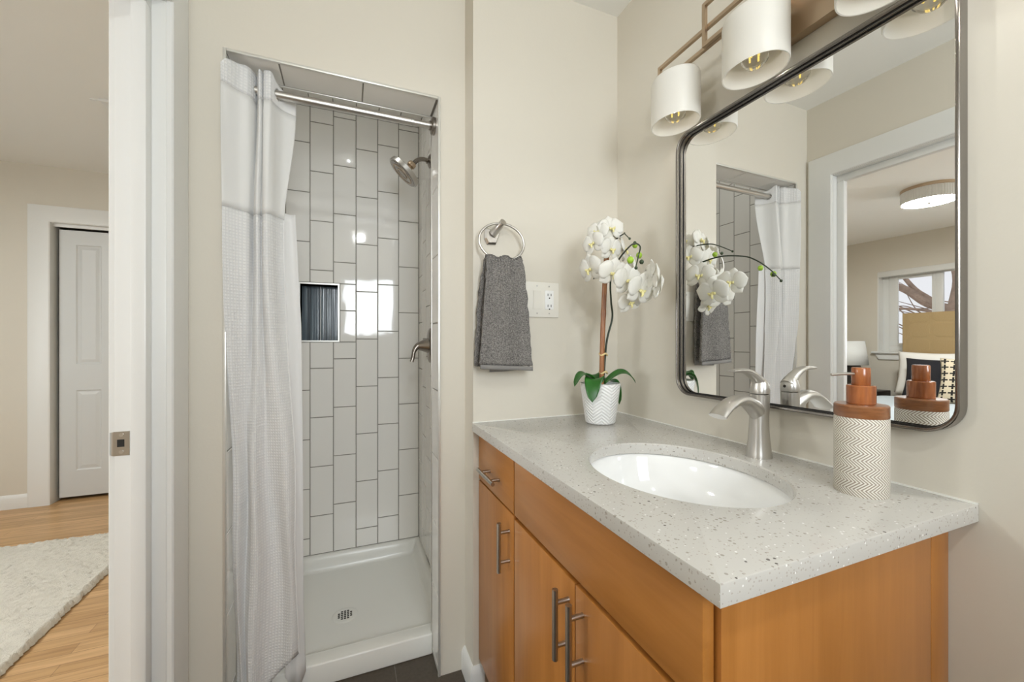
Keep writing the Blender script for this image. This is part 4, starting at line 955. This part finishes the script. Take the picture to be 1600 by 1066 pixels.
# ------------------------------------------------------------------ bedroom shell
BX0, BY0, BY1 = -4.15, -1.0, 3.88
struct(MB().box(BX0 - 0.15, BY0 - 0.15, -0.05, XLO, BY1 + 0.7, 0.0).build('floor_bedroom', 'oak'))
struct(MB().box(BX0 - 0.15, BY0 - 0.15, ZC, XLO, BY1 + 0.7, ZC + 0.1).build('ceiling_bedroom', 'ceil'))
CX0_, CX1_, CZH = -1.952, -0.72, 2.0
b = MB(); b.box(BX0 - 0.15, BY1, -0.05, CX0_ - 0.018, BY1 + 0.1, ZC); b.box(CX1_ + 0.018, BY1, -0.05, XLO, BY1 + 0.1, ZC); b.box(CX0_ - 0.018, BY1, CZH + 0.018, CX1_ + 0.018, BY1 + 0.1, ZC)
struct(b.build('wall_bedroom_far', 'paint'))
b = MB(); b.box(CX0_ - 0.3, BY1 + 0.6, -0.05, CX1_ + 0.2, BY1 + 0.7, ZC); b.box(CX0_ - 0.3, BY1 + 0.1, -0.05, CX0_ - 0.2, BY1 + 0.6, ZC); b.box(CX1_ + 0.1, BY1 + 0.1, -0.05, CX1_ + 0.2, BY1 + 0.6, ZC); struct(b.build('wall_closet', 'paint'))
struct(MB().box(XLO, YS + 0.13, -0.05, XLO + 0.1, BY1 + 0.1, ZC).build('wall_bedroom_near', 'paint'))
VY0, VY1, VZ0, VZ1 = 1.33, 2.755, 1.035, 1.99
b = MB(); b.box(BX0 - 0.15, BY0, -0.05, BX0, -0.70, ZC); b.box(BX0 - 0.15, 0.50, -0.05, BX0, VY0, ZC); b.box(BX0 - 0.15, -0.70, -0.05, BX0, 0.50, 1.035); b.box(BX0 - 0.15, -0.70, 1.99, BX0, 0.50, ZC); b.box(BX0 - 0.15, VY1, -0.05, BX0, BY1, ZC); b.box(BX0 - 0.15, VY0, -0.05, BX0, VY1, VZ0); b.box(BX0 - 0.15, VY0, VZ1, BX0, VY1, ZC)
struct(b.build('wall_bedroom_window', 'paint'))
struct(MB().box(BX0 - 0.15, BY0 - 0.1, -0.05, XLO, BY0, ZC).build('wall_bedroom_rear', 'paint'))
b = MB(); pr = base_prof(0.095)
b.loft([[(BX0, BY1 - q, z) for q, z in pr], [(CX0_ - 0.105, BY1 - q, z) for q, z in pr]]); struct(b.build('baseboard_bedroom', 'trim'))
# closet opening trim and bifold leaves
t3 = struct(empty('trim_3', (CX0_, BY1, 0)))
o3 = (-CX0_, -BY1, 0)
b = MB(); wd = 0.115; prof_ = [(0, 0), (0.0, 0.012), (0.006, 0.016), (wd - 0.012, 0.018), (wd, 0.014), (wd, 0)]
b.loft([[(x + dx * q, BY1 - h, z + dz * q) for q, h in prof_] for x, z, dx, dz in ((CX0_, 0, -1, 0), (CX0_, CZH, -1, 1), (CX1_, CZH, 1, 1), (CX1_, 0, 1, 0))]); b.build('closet_casing', 'trim', t3, loc=o3, smooth=20)
b = MB(); b.box(CX0_ - 0.018, BY1, 0, CX0_, BY1 + 0.1, CZH); b.box(CX1_, BY1, 0, CX1_ + 0.018, BY1 + 0.1, CZH); b.box(CX0_ - 0.018, BY1, CZH, CX1_ + 0.018, BY1 + 0.1, CZH + 0.018); b.build('closet_jamb', 'trim', t3, loc=o3)
b = MB(); b.box(CX0_, BY1 + 0.022, CZH - 0.022, CX1_, BY1 + 0.034, CZH); b.build('head_stop', 'trim', t3, loc=o3)
d2 = struct(empty('door_2', (CX0_, BY1 + 0.05, 0)), 'white panelled bifold closet door across the bedroom')
def leaf_door(x0, x1):
    y0 = BY1 + 0.045; zb, zt = 0.026, 1.964
    px0, px1 = x0 + 0.092, x1 - 0.062 - 0.0
    if x0 > CX0_ + 0.2: px0, px1 = x0 + 0.062, x1 - 0.092
    b = MB(); T = 0.034
    b.box(x0, y0 + 0.006, zb, x1, y0 + T, zt)
    rects = [(px0, px1, 0.215, 0.800), (px0, px1, 0.990, 1.862)]
    # front skin with holes, then sunk and raised panel
    zs = [zb, 0.215, 0.800, 0.990, 1.862, zt]; xs_ = [x0, px0, px1, x1]
    for i in range(3):
        for j in range(5):
            if i == 1 and j in (1, 3): continue
            b.poly([(xs_[i], y0, zs[j]), (xs_[i + 1], y0, zs[j]), (xs_[i + 1], y0, zs[j + 1]), (xs_[i], y0, zs[j + 1])])
    for (a0, a1, c0, c1) in rects:
        def rg(g, d): return [(a0 + g, y0 + d, c0 + g), (a1 - g, y0 + d, c0 + g), (a1 - g, y0 + d, c1 - g), (a0 + g, y0 + d, c1 - g)]
        b.loft([rg(0, 0), rg(0.008, 0.0055), rg(0.014, 0.0055), rg(0.034, 0.001)], cap0=False, cap1=True)
    b.box(x0, y0, zb, x0 + 0.002, y0 + 0.006, zt); b.box(x1 - 0.002, y0, zb, x1, y0 + 0.006, zt)
    b.build('door_leaf', 'door', d2, loc=(-CX0_, -(BY1 + 0.05), 0), smooth=0)
for k in range(4): leaf_door(CX0_ + 0.019 + 0.3005 * k, CX0_ + 0.019 + 0.3005 * k + 0.2975)
# bedroom window
w2 = struct(empty('window_2', (BX0, 2.04, VZ0)), 'white framed bedroom window seen in the mirror, blind rolled up')
o2 = (-BX0, -2.04, -VZ0)
b = MB(); c_, h_ = (VY0 + VY1) / 2, (VY1 - VY0) / 2
for (y0, y1, z0, z1) in ((VY0, VY0 + 0.05, VZ0, VZ1), (VY1 - 0.07, VY1, VZ0, VZ1), (VY0 + 0.05, VY1 - 0.07, VZ0, VZ0 + 0.07), (VY0 + 0.05, VY1 - 0.07, VZ1 - 0.06, VZ1)): b.box(BX0 - 0.13, y0, z0, BX0 - 0.10, y1, z1, 0.004)
b.build('window_frame', 'trim', w2, loc=o2)
b = MB()
for (y0, y1) in ((2.205, 2.265),): b.box(BX0 - 0.125, y0, VZ0 + 0.07, BX0 - 0.085, y1, VZ1 - 0.06, 0.004)
b.build('mullion', 'trim', w2, loc=o2)
b = MB()
for (y0, y1, z0, z1) in ((2.265, 2.30, VZ0 + 0.07, VZ1 - 0.06), (2.60, 2.685, VZ0 + 0.07, VZ1 - 0.06), (2.30, 2.60, VZ0 + 0.07, VZ0 + 0.105), (2.30, 2.60, VZ1 - 0.09, VZ1 - 0.06)): b.box(BX0 - 0.122, y0, z0, BX0 - 0.095, y1, z1, 0.003)
b.build('sash', 'trim', w2, loc=o2)
MB().box(BX0 - 0.112, VY0, VZ0, BX0 - 0.108, VY1, VZ1).build('window_pane', 'pane', w2, loc=o2)
b = MB(); b.box(BX0 - 0.14, VY1 - 0.012, VZ0, BX0, VY1, VZ1); b.box(BX0 - 0.14, VY0, VZ0, BX0, VY0 + 0.012, VZ1); b.box(BX0 - 0.14, VY0 + 0.0125, VZ1 - 0.012, BX0, VY1 - 0.0125, VZ1); b.build('reveal_lining', 'trim', w2, loc=o2)
b = MB(); b.box(BX0 - 0.10, VY0 - 0.04, VZ0 - 0.02, BX0 + 0.045, VY1 + 0.045, VZ0 + 0.004, 0.006); b.build('window_sill', 'trim', w2, loc=o2)
b = MB(); b.prism([(VY0 + 0.0, VZ0 - 0.09), (VY1 - 0.02, VZ0 - 0.09), (VY1 + 0.02, VZ0 - 0.02), (VY0 - 0.02, VZ0 - 0.02)], BX0, BX0 + 0.018, 'x'); b.build('apron', 'trim', w2, loc=o2)
b = MB(); b.box(BX0 - 0.05, VY0 + 0.005, 1.935, BX0 + 0.012, VY1 - 0.004, VZ1 + 0.012, 0.008); b.build('roller_blind', 'trim', w2, loc=o2)

w3 = struct(empty('added_window', (BX0, -0.10, VZ0)))  # unseen window, added as an opening for the bedroom fill light
window_frame(None, 'y', -0.10, BX0 - 0.07, VZ0, VZ1, 0.60).build('window_frame', 'trim', w3, loc=(-BX0, 0.10, -VZ0))

# ------------------------------------------------------------------ bedroom things
rg_ = MB(); RX0, RX1, RY0, RY1 = -2.75, -1.105, 0.9, 3.10
rnd = random.Random(3)
def rugz(u, v):
    e = min(u, 1 - u, v, 1 - v); j = 0.005
    x = lerp(RX0, RX1, u) + rnd.uniform(-j, j) * (1 if 0 < u < 1 else 1.0); y = lerp(RY0, RY1, v) + rnd.uniform(-j, j)
    z = 0.004 if e <= 0 else 0.030 + rnd.uniform(-0.0045, 0.0045) + 0.004 * sin(u * 37 + sin(v * 23) * 2) * sin(v * 41)
    return (x + 1.9, y - 2.0, z)
rg_.grid(rugz, 190, 260)
rug = rg_.build('shag_rug', 'rug', None, smooth=180, loc=(-1.9, 2.0, 0)); tag(rug, 'cream shag rug lying on the oak bedroom floor', 'rug')

ve = tag(empty('ceiling_vent', (-1.02, 2.757, ZC)), 'white vent flap hanging from the bedroom ceiling beside the door jamb', 'vent')
MB().box(-0.16, -0.06, -0.012, 0.16, 0.06, 0.0, 0.003).build('vent_plate', 'trim', ve)
MB().box(-0.185, -0.075, -0.022, 0.10, -0.069, -0.016).build('vent_flap', 'trim', ve)

bl = tag(empty('ceiling_light', (-2.477, 1.661, ZC)), 'round ribbed-glass flush ceiling light in the bedroom, seen in the mirror', 'ceiling light')
MB().lathe([(0.172, 0), (0.172, -0.022), (0.168, -0.024), (0.0, -0.024)], n=56, cap1=False).build('metal_ring', 'bronze', bl)
b = MB(); nn = 120; b.loft([[((0.166 + 0.003 * (j % 2)) * cos(2 * pi * j / nn), (0.166 + 0.003 * (j % 2)) * sin(2 * pi * j / nn), z) for j in range(nn)] for z in (-0.024, -0.116)], False, False)
b.build('ribbed_drum', 'lampshade', bl, smooth=0, solid=0.003)
MB().lathe([(0.162, -0.110), (0.162, -0.116), (0.0, -0.118)], n=48, cap1=False).build('diffuser', 'diffuser', bl)
MB().lathe([(0.004, -0.117), (0.012, -0.121), (0.009, -0.130), (0.003, -0.136)], n=16).build('finial', 'darknickel', bl)

bd = tag(empty('bed', (-2.95, 1.64, 0)), 'bed with tall tan tufted headboard and pale duvet, seen in the mirror', 'bed')
bo = (2.95, -1.64, 0)
HY0, HY1, HZ = 0.84, 2.44, 1.475
def headf(u, v):
    y, z = lerp(HY0 + 0.012, HY1 - 0.012, u), lerp(0.40, HZ - 0.012, v)
    def dm(t, p):
        q = abs((t / p) % 1 - 0.5) * 2; return q
    a, c_ = dm(y - 2.195 , 0.205), dm(z - 1.365 , 0.165)
    e = min(u, 1 - u) * 1.6; f_ = min(v, 1 - v) * 1.08
    d = -0.020 * (max(0, a - 0.55) / 0.45) ** 2 * (max(0, c_ - 0.55) / 0.45) ** 2 * 1.5 - 0.0055 * (max((a - 0.9) / 0.1, 0) + max((c_ - 0.9) / 0.1, 0))
    return (-3.95 + d, y, z)
b = MB(); b.box(-4.045, HY0, 0.0, -3.951, HY1, HZ, 0.010); b.grid(headf, 150, 100)
b.build('headboard', 'linen', bd, loc=bo, smooth=60)
MB().box(-3.93, HY0 + 0.02, 0.12, -1.92, HY1 - 0.02, 0.36, 0.02).build('bed_base', 'linen', bd, loc=bo)
MB().box(-3.93, HY0 + 0.01, 0.36, -1.90, HY1 - 0.01, 0.53, 0.05, 4).build('mattress', 'sheetwhite', bd, loc=bo)
b = MB(); rnd2 = random.Random(11)
def duv(u, v):
    x = lerp(-3.55, -1.86, u); a = (v - 0.5) * 2; y = 1.64 + 0.86 * a
    z = 0.545 + 0.012 * sin(x * 7 + y * 3) + 0.008 * sin(y * 11 - x * 4)
    k = max(0, abs(a) - 0.93) / 0.07
    return (x, 1.64 + math.copysign(min(abs(y - 1.64), 0.815) + 0.01 * k, a), z - 0.22 * k * k)
b.grid(duv, 50, 80); b.build('duvet', 'duvet', bd, loc=bo, smooth=180, solid=0.03)
def pillow(name, mat, loc, rot, w_, h_, t_, label):
    b = MB()
    def side(s):
        def fn(u, v):
            a, c_ = u * 2 - 1, v * 2 - 1
            k = (1 - abs(a) ** 2.6) ** 0.5 * (1 - abs(c_) ** 2.6) ** 0.5
            x = a * w_ / 2 * (1 - 0.07 * (1 - abs(a)) - 0.08 * (1 - c_ * c_) * abs(a)); y = c_ * h_ / 2 * (1 - 0.08 * (1 - a * a) * abs(c_))
            return (x, y, s * t_ / 2 * k)
        return fn
    b.grid(side(1), 24, 24, lambda u, v: (u, v)); b.grid(side(-1), 24, 24, lambda u, v: (u, v))
    bmesh.ops.remove_doubles(b.bm, verts=b.bm.verts[:], dist=0.0005)
    o = b.build(name, mat, None, smooth=180); o.location = loc; o.rotation_euler = rot
    tag(o, label, 'pillow'); return o
pillow('bed_pillow', 'sheetwhite', (-3.83, 2.115, 0.815), (R(78), 0, R(90)), 0.66, 0.48, 0.17, 'white pillow against the tan headboard, reflected in the mirror')
pillow('throw_pillow', 'blackfab', (-3.62, 2.03, 0.780), (R(76), 0, R(90)), 0.52, 0.42, 0.14, 'black cushion in front of the white pillow on the bed')
pillow('throw_pillow', 'cross', (-3.43, 1.70, 0.785), (R(76), 0, R(86)), 0.50, 0.44, 0.13, 'cream cushion with black crosses on the bed')

ns_ = tag(empty('nightstand', (-3.85, 2.88, 0)), 'black nightstand beside the bed, under the white lamp', 'nightstand')
MB().box(-0.22, -0.29, 0.08, 0.22, 0.29, 0.585, 0.006).build('case', 'blackwood', ns_)
for sx in (-1, 1):
    for sy in (-1, 1): MB().box(sx * 0.19 - 0.02, sy * 0.26 - 0.02, 0, sx * 0.19 + 0.02, sy * 0.26 + 0.02, 0.085).build('leg', 'blackwood', ns_)
for z in (0.13, 0.35):
    q = MB().box(0.218, -0.26, z, 0.232, 0.26, z + 0.19, 0.003).build('drawer', 'blackwood', ns_)
    MB().cyl((0.232, 0, z + 0.10), (0.252, 0, z + 0.10), 0.012, n=16).build('knob', 'bronze', q)
tl = tag(empty('table_lamp', (-3.82, 2.93, 0.586)), 'black table lamp with white shade on the nightstand', 'lamp')
MB().box(-0.10, -0.12, 0, 0.10, 0.12, 0.285, 0.01).build('lamp_base', 'blackwood', tl)
MB().cyl((0, 0, 0.285), (0, 0, 0.55), 0.006, n=12).build('lamp_rod', 'bronze', tl)
b = MB(); b.loft([[(r * cos(2 * pi * j / 48), r * sin(2 * pi * j / 48), z) for j in range(48)] for r, z in ((0.222, 0.292), (0.185, 0.578))], False, False); b.build('lamp_shade', 'lampshade', tl, solid=0.003)
MB().lathe([(0.004, 0.55), (0.004, 0.590), (0.010, 0.596), (0.013, 0.606), (0.008, 0.616)], n=16).build('finial', 'bronze', tl)

# ------------------------------------------------------------------ outside the bedroom window
gr = MB(); gr.grid(lambda u, v: (lerp(-40, -4.4, u), lerp(-25, 30, v), -0.6 + 1.3 * max(0, (1 - u) - 0.55) + 0.1 * sin(u * 30) * sin(v * 40)), 40, 50); g_ = struct(gr.build('ground', 'snow'))
te = tag(empty('bare_tree', (-8.0, 3.30, -0.45)), 'bare brown tree outside the bedroom window, seen in the mirror', 'tree')
MB().tube(catmull([(0, 0, -0.3), (0.02, 0.07, 1.2), (0.0, 0.10, 2.1), (-0.05, 0.08, 2.8), (0.1, 0.3, 3.6)], 6), [0.16, 0.155, 0.15, 0.145, 0.14, 0.13, 0.125, 0.12, 0.115, 0.11, 0.105, 0.10, 0.095, 0.09, 0.085, 0.08, 0.075, 0.07, 0.065, 0.06, 0.055, 0.05, 0.045, 0.04, 0.03][:25], 14).build('trunk', 'bark', te)
def br(pts, r0, r1):
    c = catmull(pts, 6); MB().tube([(x + 8.0, y - 3.30, z + 0.45) for x, y, z in c], [lerp(r0, r1, i / (len(c) - 1)) for i in range(len(c))], 10).build('branch', 'bark', te)
br([(-8, 3.39, 1.70), (-8, 3.75, 1.87), (-8, 4.02, 2.12), (-7.95, 4.25, 2.28), (-7.9, 4.7, 2.6)], 0.085, 0.05)
br([(-8.02, 3.60, 1.79), (-8.05, 3.76, 1.96), (-8.05, 3.93, 2.13), (-8.1, 4.12, 2.40), (-8.1, 4.4, 2.9)], 0.055, 0.03)
br([(-8, 3.42, 1.55), (-7.9, 3.75, 1.73), (-7.8, 4.2, 1.80), (-7.8, 4.9, 1.9)], 0.03, 0.015)
for k in range(26):
    r_ = random.Random(100 + k); y0 = 3.5 + r_.random() * 1.5; z0 = 1.1 + r_.random() * 0.9
    br([(-8.3 - r_.random(), y0, z0), (-8.3 - r_.random() * 0.6, y0 + r_.uniform(0.1, 0.4), z0 + r_.uniform(0.0, 0.35)), (-8.4, y0 + r_.uniform(0.3, 0.9), z0 + r_.uniform(0.0, 0.6))], 0.014, 0.005)
